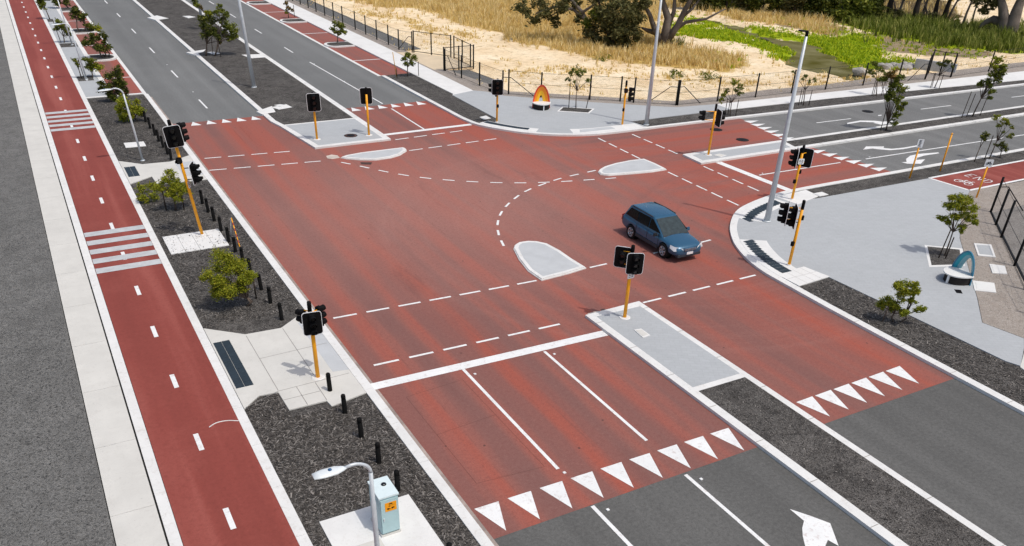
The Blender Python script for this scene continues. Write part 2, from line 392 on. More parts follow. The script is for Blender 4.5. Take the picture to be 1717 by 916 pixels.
# left side: gravel verge, footpath, cycle path, kerbs, planting beds
struct('gravel_verge', MB().prism(rect(-90, 2, -1.09, 300), -.3, .085), 'gravel')
mb = MB(); y = 2.3
while y < 300: mb.prism(rect(-1.06, y, .145, y+3.64), -.2, .12); y += 3.655
struct('footpath', mb, 'concrete')
struct('footpath_bed', MB().prism(rect(-1.09, 2, .53, 300), -.25, .07), 'dark_joint')
mb = MB(); y = 2.
while y < 300: mb.prism(rect(.20, y, .515, y+2.395), -.2, .124); y += 2.4
struct('cycle_path_edge_strip', mb, 'kerb')
struct('cycle_path', MB().prism(rect(.53, 2, 3.3, 300), -.2, .118), 'cycle')
mb = MB(); y = 3.
while y < 300: mb.prism(rect(3.302, y, 3.62, y+2.39), -.2, .128); y += 2.4
struct('cycle_path_kerb', mb, 'kerb')
struct('planting_bed', MB().prism(rect(3.62, 2, 7.7, 72.75), -.2, .085), 'mulch')
mb = MB(); y = 2.2
while y < 72: mb.prism(rect(7.70, y, 8.03, min(y+2.39, 72.6)), -.2, .125); y += 2.4
struct('road_kerb', mb, 'kerb')
struct('road_gutter_stain', MB().sheet(rect(8.034, 2, 8.2, 72), .0065), mottled('gutter_grime', (.36, .30, .27), .3, 1.5, 8., .9, .1))
# cycle path paint
mb = MB()
for k in range(34):
    y = 18.5+4.17*k if k else 18.5
    mb.sheet(rect(1.80, y, 1.96, y+1.0), .123)
for y0, y1 in ((38.2, 43.6), (63.7, 69.2)):
    for k in range(5): yy = y0+(y1-y0-.62)*k/4; mb.sheet(rect(.54, yy, 3.29, yy+.6), .126)
o = struct('cycle_path_markings', mb, None); 
o.data.materials.append(M['white']); o.data.materials.append(mottled('worn_grey_bar', (.50, .52, .535), .12, 2.5, 14., .8, .1))
for p in o.data.polygons:
    if p.center.z > .124: p.material_index = 1
# apron at the near crossing point
ap = [(3.64, 30.95), (4.98, 29.75), (6.38, 29.68), (7.2, 30.35), (7.69, 30.7), (7.69, 23.62), (6.33, 23.3), (6.28, 23.72), (4.97, 23.72), (4.95, 25.0), (4.29, 25.05), (3.64, 24.45)]
struct('crossing_apron', MB().prism(ap, -.1, .127), 'concrete')
mb = MB()
for a, b in (((6.42, 29.6), (6.42, 25.15)), ((4.98, 29.6), (4.98, 25.1)), ((4.97, 25.05), (7.6, 25.15)), ((3.7, 24.5), (4.97, 25.05)), ((5.62, 23.75), (5.62, 25.05)), ((4.97, 24.4), (6.28, 24.42)), ((6.30, 23.75), (6.30, 25.05)), ((4.98, 27.6), (7.6, 27.7))):
    stripe(mb, a, b, .022, .1305)
struct('apron_joints', mb, mottled('joint_line', (.28, .265, .25), .2))
struct('kerb_ramp', MB().prism([(7.1, 29.8), (7.69, 29.9), (7.69, 25.4), (7.1, 25.5)], 0, .1295), 'paver_dark')
ap2 = [(3.64, 55.2), (4.83, 54.0), (6.44, 53.9), (7.69, 54.8), (7.69, 49.6), (4.98, 49.8), (4.94, 51.4), (3.64, 50.45)]
struct('crossing_apron', MB().prism(ap2, -.1, .127), 'concrete')
struct('kerb_ramp', MB().prism([(6.6, 53.4), (7.69, 53.5), (7.69, 50.6), (6.6, 50.6)], 0, .1295), 'paver_dark')
def tactile(name, x0, y0, x1, y1, z=.131):
    mb = MB(); nx = 2; ny = max(1, round((y1-y0)/.33))
    for i in range(nx):
        for j in range(ny):
            a, b = x0+(x1-x0)*i/nx, y0+(y1-y0)*j/ny
            mb.prism(rect(a+.006, b+.006, a+(x1-x0)/nx-.006, b+(y1-y0)/ny-.006), .1, z+.006)
    return struct(name, mb, 'tactile')
tactile('tactile_paving', 3.70, 25.85, 4.32, 29.55); tactile('tactile_paving', 3.74, 51.75, 4.36, 53.75)
# concrete pads
mb = MB()
for k in range(4): mb.prism(rect(3.86+.672*k, 39.15, 3.86+.672*(k+1)-.014, 41.52), 0, .122)
struct('signal_pad', mb, 'ramp')
struct('cabinet_pad', MB().prism([(4.08, 17.72), (6.8, 17.72), (6.8, 12.6), (4.08, 12.6)], 0, .124), 'ramp')
mb = MB(); mb.prism(rect(4.62, 13.2, 5.35, 16.3), .1, .1275); struct('cabinet_pit_cover', mb, 'concrete')
mb = MB()
for y in (13.9, 15.2): stripe(mb, (4.62, y), (5.35, y), .02, .1305)
struct('pit_cover_joints', mb, 'dark_joint')

# far left parking bays: pale paving, kerb line, red bays with planted kerb islands
struct('bay_footpath', MB().prism(rect(3.625, 72.77, 5.2, 300), -.2, .12), 'paver')
struct('bay_kerb', MB().prism(rect(5.2, 72.77, 5.56, 300), -.2, .127), 'kerb')
struct('bay_end_kerb', MB().prism(rect(3.63, 72.75, 7.69, 73.1), -.2, .124), 'kerb')
struct('parking_bays', MB().sheet(rect(5.56, 73.0, 7.9, 300), .004), 'red')
struct('bay_edge_kerb', MB().sheet(rect(7.72, 72.6, 8.0, 300), .011), 'kerb')
def kerb_island(x0, x1, y0, y1, flip, soil='mulch'):
    """planted kerb island between parking bays, bulging into the bays on one side"""
    def outline(d):
        n = 10; pts = []
        for k in range(n+1):
            a = PI/2*k/n; pts.append((x1-d-(y1-y0)*.5*0-.6*(1-math.sin(a)), 0))
        lo, hi = y0+d, y1-d; r = (hi-lo)/2; q = []
        for k in range(13):
            a = -PI/2+PI*k/12; q.append((x1-d-r*.7+r*.7*math.cos(a), (lo+hi)/2+r*math.sin(a)))
        poly = [(x0+(d if d else 0)*.2, lo)]+q+[(x0+(d if d else 0)*.2, hi)]
        return [((x0+x1)-p[0], p[1]) for p in poly] if flip else poly
    struct('kerb_island', MB().prism(outline(0), -.1, .125), 'kerb')
    struct('kerb_island_soil', MB().prism(outline(.28), -.1, .13), soil)
for y in (87.4, 102.6, 118.6, 137, 157): kerb_island(5.56, 7.86, y, y+3., False)
mb = MB()
for y in (79.9, 95.8, 111.7, 128.5, 147): stripe(mb, (5.6, y), (7.75, y), .16, .012)
struct('bay_lines', mb, 'white')
mb = MB()
for (x0, y0, x1, y1) in ((3.68, 79.0, 4.25, 81.0), (4.38, 79.0, 4.85, 81.0), (3.66, 94.9, 5.15, 97.0), (3.66, 111.0, 4.25, 113.), (3.66, 128, 5.1, 130)): mb.prism(rect(x0, y0, x1, y1), .0, .1225)
struct('tree_pits', mb, 'mulch')

# near median
mx0, mx1 = 18.05, 20.95
struct('median_kerb', MB().prism([(18.07, 25.38), (18.07, -6), (20.95, -6), (20.95, 25.5)], -.2, .12), 'kerb')
struct('median_paving', MB().prism(rect(18.42, 18.75, 20.68, 25.05), 0, .126), 'paver')
struct('median_bed', MB().prism(rect(18.44, -6, 20.66, 18.45), 0, .128), 'mulch')
# far median
fm = [(14.5, 300), (14.5, 61), (14.75, 59.6), (15.35, 53.45), (20.65, 53.5), (20.6, 300)]
struct('far_median_kerb', MB().prism(fm, -.2, .12), 'kerb')
struct('far_median_paving', MB().prism([(15.15, 59.45), (15.72, 53.85), (20.2, 53.9), (20.2, 59.45)], 0, .126), 'paver')
struct('far_median_bed', MB().prism([(14.88, 300), (14.88, 61.), (15.1, 59.7), (20.2, 59.7), (20.2, 300)], 0, .128), 'mulch')
# side road median
sm = [(37.1, 42.62), (36.98, 40.55), (320, 40.1), (320, 42.3)]
struct('side_median_kerb', MB().prism(sm, -.2, .12), 'kerb')
struct('side_median_paving', MB().prism([(37.6, 42.2), (37.45, 40.95), (45.3, 40.95), (45.6, 42.2)], 0, .126), 'paver')
struct('side_median_bed', MB().prism([(46.0, 42.2), (45.7, 40.95), (320, 40.5), (320, 41.95)], 0, .128), 'mulch')
# small splitter islands
def splitter(pts):
    s_ = [Vector(G(*p)) for p in pts]; n = len(s_)
    if sum(s_[i].x*s_[(i+1) % n].y-s_[(i+1) % n].x*s_[i].y for i in range(n)) < 0: s_.reverse()
    def shrink(d):
        r = []
        for i in range(n):
            e1 = (s_[i]-s_[i-1]).normalized(); e2 = (s_[(i+1) % n]-s_[i]).normalized(); n1 = Vector((-e1.y, e1.x)); n2 = Vector((-e2.y, e2.x)); m_ = (n1+n2)
            m_ = m_.normalized()*d/max(.5, m_.normalized().dot(n1)) if m_.length > .05 else n1*d; r.append(s_[i]+m_)
        return r
    struct('splitter_island', MB().prism(s_, -.1, .05), 'kerb'); struct('splitter_island_top', MB().prism(shrink(.05), 0, .10), 'kerb')
    struct('splitter_island_paving', MB().prism(shrink(.24), 0, .105), 'paver_dark')
splitter([(571, 265.9), (580.6, 262.6), (605.7, 258), (643.4, 253.3), (676, 249.3), (681, 251.3), (681.8, 254.6), (671, 261.4), (656, 266), (630.8, 269.7), (603, 269.4), (580.6, 267.6)])
splitter([(1002.6, 289.7), (1005.6, 285.7), (1013, 281.5), (1030.7, 276), (1055.8, 271), (1079.6, 268.4), (1098.5, 276), (1117.8, 285.7), (1093.4, 289.7), (1060.8, 292.7), (1020.6, 295.8), (1006.8, 294)])
splitter([(861, 419), (863, 413), (870, 408.7), (885, 406.5), (900, 407.2), (917.7, 411), (940, 423), (960, 437), (983, 451), (954, 460), (907.7, 471.8), (885, 456), (870, 437)])
# joints across the straight kerbs
mb = MB()
for x0, x1, a, b in ((18.08, 18.4, -4, 25), (20.68, 20.94, -4, 25), (28.06, 28.4, -4, 21), (14.52, 14.86, 62, 130), (20.22, 20.6, 55, 130), (27.43, 27.75, 57, 72)):
    y = a
    while y < b: mb.sheet(rect(x0, y, x1, y+.022), .1285); y += 2.4+random.uniform(-.05, .05)
for y0, y1, a, b in ((40.35, 40.9, 48, 90), (34.12, 34.45, 46, 90), (42.2, 42.5, 47, 90), (48.4, 48.75, 50, 68)):
    x = a
    while x < b: mb.sheet(rect(x, y0, x+.025, y1), .1285); x += 2.4
struct('kerb_joints', mb, mottled('kerb_joint_line', (.34, .32, .30), .2))

# right corner: kerb, planting strips, plaza
kc = smooth([(28.05, -6), (28.05, 20), (28.2, 24.2), (28.25, 25.6), (28.6, 27.1), (29.3, 28.7), (30.0, 29.8), (30.95, 31.0), (32.5, 32.4), (33.9, 33.15), (36.6, 33.9), (39, 34.15), (45, 34.1), (320, 33.4)])
struct('corner_bed', MB().prism(offset(kc, -.36)+[(320, 0), (300, -6)], -.2, .09), 'mulch')
mb = MB()
for a, b in zip(kc, kc[1:]): mb.prism([a, b]+list(reversed(offset([a, b], -.36))), -.2, .125)
kerbC = struct('corner_kerb', MB().prism(kc+list(reversed(offset(kc, -.37))), -.2, .125), 'kerb')
arc = [p for p in offset(kc, -.37) if 24.9 < p[1] and p[0] < 38.4]
plaza = arc+[(38.45, 32.25), (48.5, 32.1), (48.73, 29.35), (46.0, 27.9), (41.0, 24.35), (36.67, 20.47), (35.14, 19.11), (33.1, 17.4), (33.4, 15.67), (32.6, 15.15), (31.1, 14.3), (30.91, 14.81), (30.82, 18.88), (30.67, 23.81), (30.46, 25.0)]
struct('corner_plaza', MB().prism(plaza, -.1, .127), 'paver')
struct('end_footpath', MB().prism([(31.0, 14.25), (32.6, 15.1), (60, 15), (60, -6), (30.9, -6), (30.9, 13.9)], -.1, .124), 'concrete')
struct('gravel_strip', MB().prism([(48.76, 29.35), (53.9, 29.2), (58, 29.2), (320, 28.6), (320, 10), (34, 15.3), (33.44, 15.7), (33.14, 17.4), (35.18, 19.11), (36.7, 20.47), (41.04, 24.35), (46.0, 27.9)], -.1, .122), 'pale_gravel')
# pale kerb-ramp bands round the corner
def arcpts(y0, y1): return [p for p in kc if y0 <= p[1] <= y1 and p[0] < 38]
a1 = arcpts(24.6, 29.5); struct('ramp_band', MB().prism(band(a1, -.375, -1.75), 0, .131), 'ramp')
a2 = arcpts(31.7, 33.8); struct('ramp_band', MB().prism(band(a2, -.375, -1.6), 0, .131), 'ramp')
struct('ramp_band', MB().prism([(36.7, 33.45), (39.3, 33.65), (39.2, 32.5), (36.9, 31.9)], 0, .133), 'ramp')
struct('corner_pad', MB().prism([(28.62, 23.6), (28.62, 25.1), (30.5, 25.15), (30.75, 23.75)], 0, .132), 'ramp')
mb = MB()
for k in range(3): stripe(mb, (29.2+.5*k, 23.7), (29.2+.5*k, 25.1), .015, .1345)
stripe(mb, (28.65, 24.4), (30.6, 24.45), .015, .1345); struct('corner_pad_joints', mb, mottled('joint_line_pale', (.4, .38, .36), .2))
def tactile_arc(name, pts, d0, d1, z=.135):
    """stepped rows of tactile tiles following a curved kerb"""
    mb = MB(); L = 0; line = pts
    for a, b in segs(line, 0, .3, .006):
        t = (Vector(b)-Vector(a)).normalized(); n = Vector((t.y, -t.x)); t2 = Vector((0.10, .995)) if False else t
        a_ = Vector(a)
        mb.prism([a_+n*d0, a_+t2*.29+n*d0, a_+t2*.29+n*(d1), a_+n*(d1)], .1, z)
    return struct(name, mb, 'tactile')
def kx(y): return min((p for p in kc if p[0] < 38), key=lambda p: abs(p[1]-y))[0]
def ky(x): return min((p for p in kc if p[1] > 24), key=lambda p: abs(p[0]-x))[1]
kc_d = []
for a, b in zip(kc, kc[1:]):
    for q in range(8): kc_d.append((a[0]+(b[0]-a[0])*q/8, a[1]+(b[1]-a[1])*q/8))
kx = lambda y: min((p for p in kc_d if p[0] < 38 and p[1] > 20), key=lambda p: abs(p[1]-y))[0]
ky = lambda x: min((p for p in kc_d if p[1] > 24), key=lambda p: abs(p[0]-x))[1]
mb = MB(); y = 25.0
while y < 28.9: mb.prism(rect(kx(y)+.72, y, kx(y)+1.33, y+.285), .1, .137); y += .3
struct('tactile_paving', mb, 'tactile'); mb = MB(); x = 32.3
while x < 35.9: mb.prism(rect(x, ky(x)-1.28, x+.285, ky(x)-.68), .1, .137); x += .3
struct('tactile_paving', mb, 'tactile')
# cycle path on the side road
struct('side_cycle_path', MB().prism([(48.55, 32.1), (320, 31.5), (320, 28.8), (48.78, 29.4)], -.1, .130), 'cycle')
mb = MB()
for a, b in (((48.5, 32.1), (320, 31.5)), ((48.73, 29.4), (320, 28.8)), ((48.5, 32.1), (48.75, 29.4))): stripe(mb, a, b, .2, .1345)
for k in range(12): stripe(mb, (56.5+4.2*k, 30.72), (57.9+4.2*k, 30.70), .14, .1345)
# end-of-path stencil: bicycle and the word END
def strokes(mb, lines, o, ux, uy, sx, sy, wd, z):
    for ln in lines:
        pts = [(o[0]+ux[0]*p[0]*sx+uy[0]*p[1]*sy, o[1]+ux[1]*p[0]*sx+uy[1]*p[1]*sy) for p in ln]
        for k, (a, b) in enumerate(zip(pts, pts[1:])): stripe(mb, a, b, wd, z+.0004*(k % 2))
E_ = [[(0, 0), (0, 1)], [(0, .02), (.6, .02)], [(0, .5), (.5, .5)], [(0, .98), (.6, .98)]]
N_ = [[(0, 0), (0, 1)], [(0, 1), (.6, 0)], [(.6, 0), (.6, 1)]]
D_ = [[(0, 0), (0, 1)], [(0, 1), (.45, .9), (.6, .5), (.45, .1), (0, 0)]]
circ = lambda cx, cy, r: [(cx+r*math.cos(k*PI/5), cy+r*math.sin(k*PI/5)) for k in range(11)]
bike = [circ(.3, .3, .28), circ(1.2, .3, .28), [(.3, .3), (.55, .75), (1.05, .75), (.72, .3), (.55, .75)], [(.3, .3), (.72, .3)], [(1.2, .3), (1.0, .92), (1.15, .95)], [(.45, .82), (.65, .82)]]
tx, ty = (0, -1), (1, 0)
for q, gl in enumerate((E_, N_, D_)): strokes(mb, gl, (51.1, 31.5-.62*q), tx, ty, .62, .8, .065, .136)
strokes(mb, bike, (49.5, 31.2), tx, ty, .8, 1.05, .06, .136)
struct('side_cycle_path_markings', mb, 'white')
# pits in the mulch by the plaza, tree pit
struct('plaza_tree_pit_edge', MB().prism([G(1550, 411, .13), G(1614, 417, .13), G(1618, 446, .13), G(1558, 448, .13)], 0, .134), 'ramp')
struct('plaza_tree_pit', MB().prism([G(1555, 413.5, .13), G(1609, 419, .13), G(1613, 443.5, .13), G(1562, 445, .13)], 0, .138), 'mulch')

# far side: bays, footpath, planting, plaza and gravel strip below the fence
kf = smooth([(27.42, 300), (27.42, 58), (27.6, 55.4), (27.9, 54.4), (28.65, 53.1), (29.55, 51.8), (31.1, 50.4), (33.2, 49.35), (35.2, 48.98), (39, 49.0), (48, 48.9), (70, 48.2), (320, 45)])
far_out = offset(kf, .34)
struct('far_bed', MB().prism([p for p in far_out if p[1] < 73.3 or p[0] > 30]+[(320, 56), (52, 53.9), (45.4, 53.95), (33.8, 62.5), (33.7, 73.3)], -.2, .09), 'mulch')
struct('far_kerb', MB().prism([p for p in kf if p[1] < 73.5 or p[0] > 30]+list(reversed([p for p in far_out if p[1] < 73.5 or p[0] > 30])), -.2, .125), 'kerb')
struct('far_bay_edge_kerb', MB().sheet(rect(27.3, 73, 27.6, 300), .011), 'kerb')
struct('far_parking_bays', MB().sheet(rect(27.45, 72.9, 30.45, 300), .005), 'red')
struct('far_footpath', MB().prism([(30.35, 300), (30.35, 64), (30.1, 63.6), (32.45, 64.5), (32.85, 85), (32.85, 300)], -.1, .122), 'ramp')
struct('far_gravel_strip', MB().prism([(32.85, 300), (32.85, 85), (32.45, 64.5), (33.4, 63.6), (34.1, 61.8), (36, 60.2), (37.9, 59.0), (39.6, 57.3), (41.6, 55.8), (43.7, 54.25), (45.1, 53.3), (48.9, 52.95), (70, 52.6), (320, 49), (320, 52.6), (92, 55.6), (80, 55.2), (74, 55.0), (70, 55.7), (63, 55.2), (57, 55.6), (51, 55.1), (46.2, 55.2), (43, 57.6), (39.9, 59.9), (35.2, 63.2), (34.1, 73), (34.1, 300)], -.1, .1), 'pale_gravel')
struct('fence_gravel', MB().prism([(34.1, 83.5), (36.0, 83.5), (36.2, 120), (36.4, 300), (34.1, 300)], -.1, .07), 'gravel')
struct('fence_gravel', MB().prism([(34.12, 62.9), (36.4, 66.5), (36.0, 72.4), (34.12, 72.9)], -.1, .07), 'gravel')
struct('gate_driveway', MB().prism([(32.9, 73.4), (36.9, 73.4), (36.9, 78), (34.5, 81.6), (32.9, 82.5)], -.1, .104), mottled('sandy_drive', (.66, .54, .38), .08, .6, 6.))
plz = [(30.1, 63.66), (32.46, 64.48), (33.3, 63.69), (33.98, 61.88), (35.87, 60.29), (37.75, 59.14), (39.42, 57.41), (41.44, 55.89), (43.59, 54.31), (45.1, 53.33), (48.82, 52.94), (48.8, 51.15), (41.93, 51.14), (38.9, 51.05), (39.2, 49.34)]
plz += [p for p in reversed(far_out) if p[0] < 39 and p[1] < 54.0]+[(29.0, 54.3), (29.9, 55.5)]
struct('far_plaza', MB().prism(plz, -.1, .126), 'paver')
struct('side_footpath', MB().prism([(48.7, 52.93), (70, 52.55), (320, 48.9), (320, 46.6), (84, 49.5), (60, 50.9), (48.7, 51.1)], -.1, .124), 'ramp')
fa1 = [p for p in kf if 50.6 < p[1] < 54.9 and p[0] < 33]; struct('ramp_band', MB().prism(band(fa1, .345, 1.3), 0, .131), 'ramp')
fa2 = [p for p in kf if p[1] < 49.6 and 32.8 < p[0] < 40]; struct('ramp_band', MB().prism(band(fa2, .345, 1.5), 0, .131), 'ramp')
struct('kerb_ramp', MB().prism([(33.6, 49.85), (36.6, 49.75), (36.6, 50.35), (34.0, 50.5)], 0, .134), 'paver_dark')
rev = list(reversed(fa1))
mb = MB()
for a, b in segs(rev, .7, .3, .006):
    t = (Vector(b)-Vector(a)).normalized(); n = Vector((t.y, -t.x)); n = n if n.x > 0 or n.y > 0 else -n; a_ = Vector(a)
    mb.prism([a_+n*.7, a_+t*.29+n*.7, a_+t*.29+n*1.2, a_+n*1.2], .1, .136)
struct('tactile_paving', mb, 'tactile')
for y in (88.0, 104.2, 119.7, 137, 156): kerb_island(27.5, 30.3, y-.9, y+1.6, True)
mb = MB()
for y in (80.2, 96.0, 112.2, 129, 147): stripe(mb, (27.6, y), (30.3, y), .18, .012)
struct('far_bay_lines', mb, 'white')
struct('far_tree_pit_edge', MB().prism([G(934, 187, .13), G(943, 179, .13), G(997, 182.5, .13), G(988, 190, .13)], 0, .134), 'ramp')
struct('far_tree_pit', MB().prism([G(938, 186, .13), G(945, 180, .13), G(993, 183.2, .13), G(986, 189, .13)], 0, .138), 'mulch')

# driveway strips of concrete through the kerbs on the medians and small slabs
mb = MB()
for px in ([(247, 30), (263, 26), (283, 31), (262, 34)], [(312, 88), (345, 83), (341, 87), (326, 92)], [(405, 92), (437, 91), (449, 96), (420, 98)], [(430, 187), (456, 178), (462, 188), (440, 192)], [(455, 180), (480, 175), (490, 180), (468, 184)]):
    mb.prism([G(u, v, .13) for u, v in px], 0, .134)
struct('kerb_crossing_slabs', mb, 'ramp')
def drain(px, label, dark=True):
    t = MB().prism([G(u, v, .135) for u, v in px], 0, .14); return tag(obj('pit_cover', t, 'ramp'), label, 'pit cover')

# ------------------------------------------------------------------ painted lane markings
mk = MB(); ZM = .0095
def stop_line(a, b, wd): stripe(mk, a, b, wd, ZM)
stop_line((8.06, 24.07), (18.05, 23.84), .46)
stripe(mk, (11.56, 23.75), (11.52, 16.9), .12, ZM); stripe(mk, (15.01, 23.6), (14.97, 16.9), .12, ZM)
stripe(mk, (11.48, 14.9), (11.45, -6), .13, ZM); stripe(mk, (14.95, 14.85), (14.9, -6), .13, ZM)
for i in range(9):
    x = 8.33+1.107*i if False else 8.30+1.106*i
    mk.sheet([(x, 16.36-.012*i), (x+.80, 16.35-.012*i), (x+.38, 15.10-.012*i)], ZM)
for i in range(6):
    x = 21.28+.962*i; mk.sheet([(x, 16.42+.02*i), (x+.83, 16.45+.02*i), (x+.39, 15.19+.02*i)], ZM)
for i in range(6):
    x = 8.2+1.05*i; mk.sheet([(x, 62.25), (x+.7, 62.2), (x+.3, 63.3)], ZM)
for i in range(6):
    x = 20.95+1.08*i; mk.sheet([(x, 62.0), (x+.75, 62.05), (x+.33, 63.15)], ZM)
# dashed crossing lines
for line, f in (([(8.68, 25.48), (18.0, 25.3)], 0), ([(21.16, 25.47), (28.0, 25.6)], 0), ([(8.58, 29.83), (16.66, 29.52), (18.1, 29.48)], 0), ([(21.15, 29.68), (24.6, 29.8)], 0), ([(24.6, 29.8), (27.6, 29.9), (29.6, 30.06)], .4),
                ([(8.48, 54.17), (14.99, 53.5)], 0), ([(20.9, 53.55), (27.4, 54.0)], .1), ([(8.23, 51.63), (15.65, 50.75)], 0), ([(20.85, 50.8), (28.9, 51.2)], 0),
                ([(34.27, 48.49), (34.05, 43.1)], 0), ([(33.98, 40.15), (33.84, 33.3)], 0), ([(37.15, 48.4), (37.1, 42.85)], 0), ([(36.9, 40.2), (36.75, 34.3)], 0)):
    for a, b in segs(line, f, 1.0, .42): stripe(mk, a, b, .12, ZM)
c1 = [G(u, v) for u, v in ((572, 272.5), (600, 278), (640, 287), (671, 293), (705, 298), (740, 301.5), (773, 304), (810, 306), (846, 307), (885, 307), (903, 306.5), (942, 305), (978, 302.5), (1015, 300), (1034, 298.5))]
c2 = [G(u, v) for u, v in ((999, 286), (967, 293), (940, 299), (905, 311), (880, 321), (864, 332), (848, 346), (838, 360), (834, 374), (834, 386), (838, 400), (848, 419))]
for c in (smooth(c1), smooth(c2)):
    for a, b in segs(c, 0, .72, .72): stripe(mk, a, b, .12, ZM)
# far main road, lanes and stop line
stop_line((20.6, 54.98), (27.6, 55.2), .42)
stripe(mk, (23.9, 55.3), (24.0, 61.7), .12, ZM)
y = 66.
stripe(mk, (23.95, 63.4), (23.6, 81), .12, ZM)
for k in range(14): stripe(mk, (23.5, 86+11.6*k), (23.5, 89+11.6*k), .13, ZM)
for k in range(16): stripe(mk, (11.3, 66.8+11.6*k), (11.3, 69.8+11.6*k), .13, ZM)
# side road
stop_line((38.42, 40.5), (38.6, 34.25), .5)
stripe(mk, (39.0, 37.3), (46.1, 37.17), .12, ZM); stripe(mk, (48.4, 37.05), (70, 36.55), .13, ZM)
stripe(mk, (70, 36.55), (300, 35.4), .13, ZM)
for i in range(6): y = 39.75-.93*i; mk.sheet([(46.3+.14*i, y+.38), (46.3+.14*i, y-.38), (47.5+.14*i, y)], ZM)
for i in range(6): y = 47.85-.95*i; mk.sheet([(47.6-.2*i, y+.38), (47.6-.2*i, y-.38), (48.8-.2*i, y)], ZM)
for k in range(10): stripe(mk, (52.6+12*k, 45.55-.1*k), (56.3+12*k, 45.45-.1*k), .13, ZM)
def arrow(pts): mk.sheet([G(u, v) for u, v in pts], ZM+.001)
arrow([(1324, 854), (1348, 874), (1345, 886), (1346, 900), (1352, 925), (1380, 990), (1405, 980), (1380, 925), (1388, 906), (1406, 916), (1392, 878), (1360, 866)])   # bent arrow near the bottom edge
arrow([(1447, 251.5), (1452, 246), (1482, 246), (1482, 248), (1480, 248.5), (1495, 250), (1515, 248), (1538, 244), (1538, 246), (1515, 250.5), (1492, 252.3), (1475, 251), (1463, 249.5)])
arrow([(1511.5, 272.5), (1520, 272), (1519, 267), (1526, 261.5), (1540, 258.5), (1573, 256), (1575, 257.5), (1549, 261.5), (1538, 265), (1536.5, 268.5), (1551, 267.5), (1544, 275), (1521, 275)])
arrow([(1420, 206.5), (1442, 202.5), (1468, 203), (1480, 204.5), (1497, 203), (1498, 207), (1478, 209.5), (1464, 206.5), (1468, 205.7), (1443, 204.8), (1421, 208.7)])
arrow([(1472, 193.4), (1478, 192.8), (1478, 194.4), (1473, 194.8)])
# raised pavement markers
for x, y in ((11.75, 23.2), (15.2, 23.2), (11.75, 14.5), (15.2, 14.4), (11.55, 16.6), (23.7, 80), (23.8, 72), (11.35, 72.5), (11.35, 84), (39.4, 37.45), (49., 37.25)): mk.prism(rect(x, y, x+.09, y+.09), 0, .025)
struct('road_markings', mk, 'white')
# dark tar seams, oil and worn patches that have a shape of their own
mb = MB()
for px in ([(985, 526), (1000, 522), (1012, 524), (1000, 530), (988, 533)], [(547, 262), (556, 259.5), (566, 261), (570, 265), (558, 267), (549, 266)]): mb.sheet([G(u, v) for u, v in px], .0075)
struct('cement_spill', mb, mottled('cement_spill', (.58, .50, .44), .2, 2., 8.))
mb = MB()
for px in ([(1006, 519.5), (1013, 518), (1018, 521), (1010, 523)], [(604, 272.5), (624, 272.5), (622, 276.5), (606, 276)]): mb.sheet([G(u, v) for u, v in px], .0085)
struct('drain_grate', mb, mottled('rusty_grate', (.075, .045, .04), .3, 6., 30.))
mb = MB()
for a, b in (((8.9, 22.9), (11.2, 23.1)), ((11.2, 23.1), (11.2, 17.2)), ((8.9, 22.9), (8.9, 17.4)), ((8.9, 20.3), (11.2, 20.5)), ((8.9, 17.4), (11.2, 17.2)), ((12.2, 57), (12.25, 61)), ((11.6, 56.5), (11.65, 60.3))): stripe(mb, a, b, .008, .0078)
struct('road_saw_cuts', mb, plain('saw_cut', (.07, .035, .03), .9, .1))
# swept white rope-like mark on the cycle path
mb = MB(); mb.tube([(x, y, .128) for x, y in smooth([(2.35, 23.85), (2.6, 24.02), (2.95, 24.0), (3.29, 23.8)])], .018, 6); struct('paint_dribble', mb, 'kerb')

# ------------------------------------------------------------------ signals
def rr(wd, ht, r, n=5):
    pts = []
    for cx, cz, a0 in ((wd/2-r, ht/2-r, 0), (-wd/2+r, ht/2-r, 90), (-wd/2+r, -ht/2+r, 180), (wd/2-r, -ht/2+r, 270)):
        for k in range(n+1):
            a = rad(a0+90*k/n); pts.append((cx+r*math.cos(a), cz+r*math.sin(a)))
    return pts
def plate(mb, wd, ht, r, y0, y1, cz=0.):
    """rounded plate standing upright, facing -Y"""
    pts = rr(wd, ht, r); n = len(pts)
    vs = [(x, y0, z+cz) for x, z in pts]+[(x, y1, z+cz) for x, z in pts]
    return mb.add(vs, [list(range(n)), list(reversed(range(n, 2*n)))]+[(i, i+n, (i+1) % n+n, (i+1) % n) for i in range(n)])
ME = {}
ME['rim'] = plate(MB(), .83, 1.06, .13, -.012, .012).mesh('rim', 'whitep')
ME['board'] = plate(MB(), .785, 1.015, .11, -.018, .018).mesh('backing_board', 'black')
mb = MB(); plate(mb, .27, .29, .06, -.20, -.02); ME['lantern'] = mb.mesh('lantern', 'black')
mb = MB()
n = 10; vs = []
for yy, cut in ((-.2, 0), (-.40, .35)):
    for k in range(n+1):
        a = rad(-35+250*k/n); vs.append((.125*math.cos(a), yy+(cut*.25 if k in (0, n) else 0), .125*math.sin(a)))
mb.add(vs, [(k, k+1, n+2+k, n+1+k) for k in range(n)], True)
vs2 = [(x*1.06, y_, z*1.06) for x, y_, z in vs]; mb.add(vs2, [(n+1+k, n+2+k, k+1, k) for k in range(n)], True)
ME['visor'] = mb.mesh('visor', 'black')
def lens(name, c): return MB().add([(.105*math.cos(2*PI*k/14), -.203, .105*math.sin(2*PI*k/14)) for k in range(14)], [list(range(14))]).mesh('lens', plain(name, c, .2, .6))
ME['lens0'], ME['lens1'], ME['lens2'] = lens('unlit_red_lens', (.003, .0015, .0015)), lens('unlit_amber_lens', (.003, .002, .001)), lens('unlit_green_lens', (.002, .004, .006))
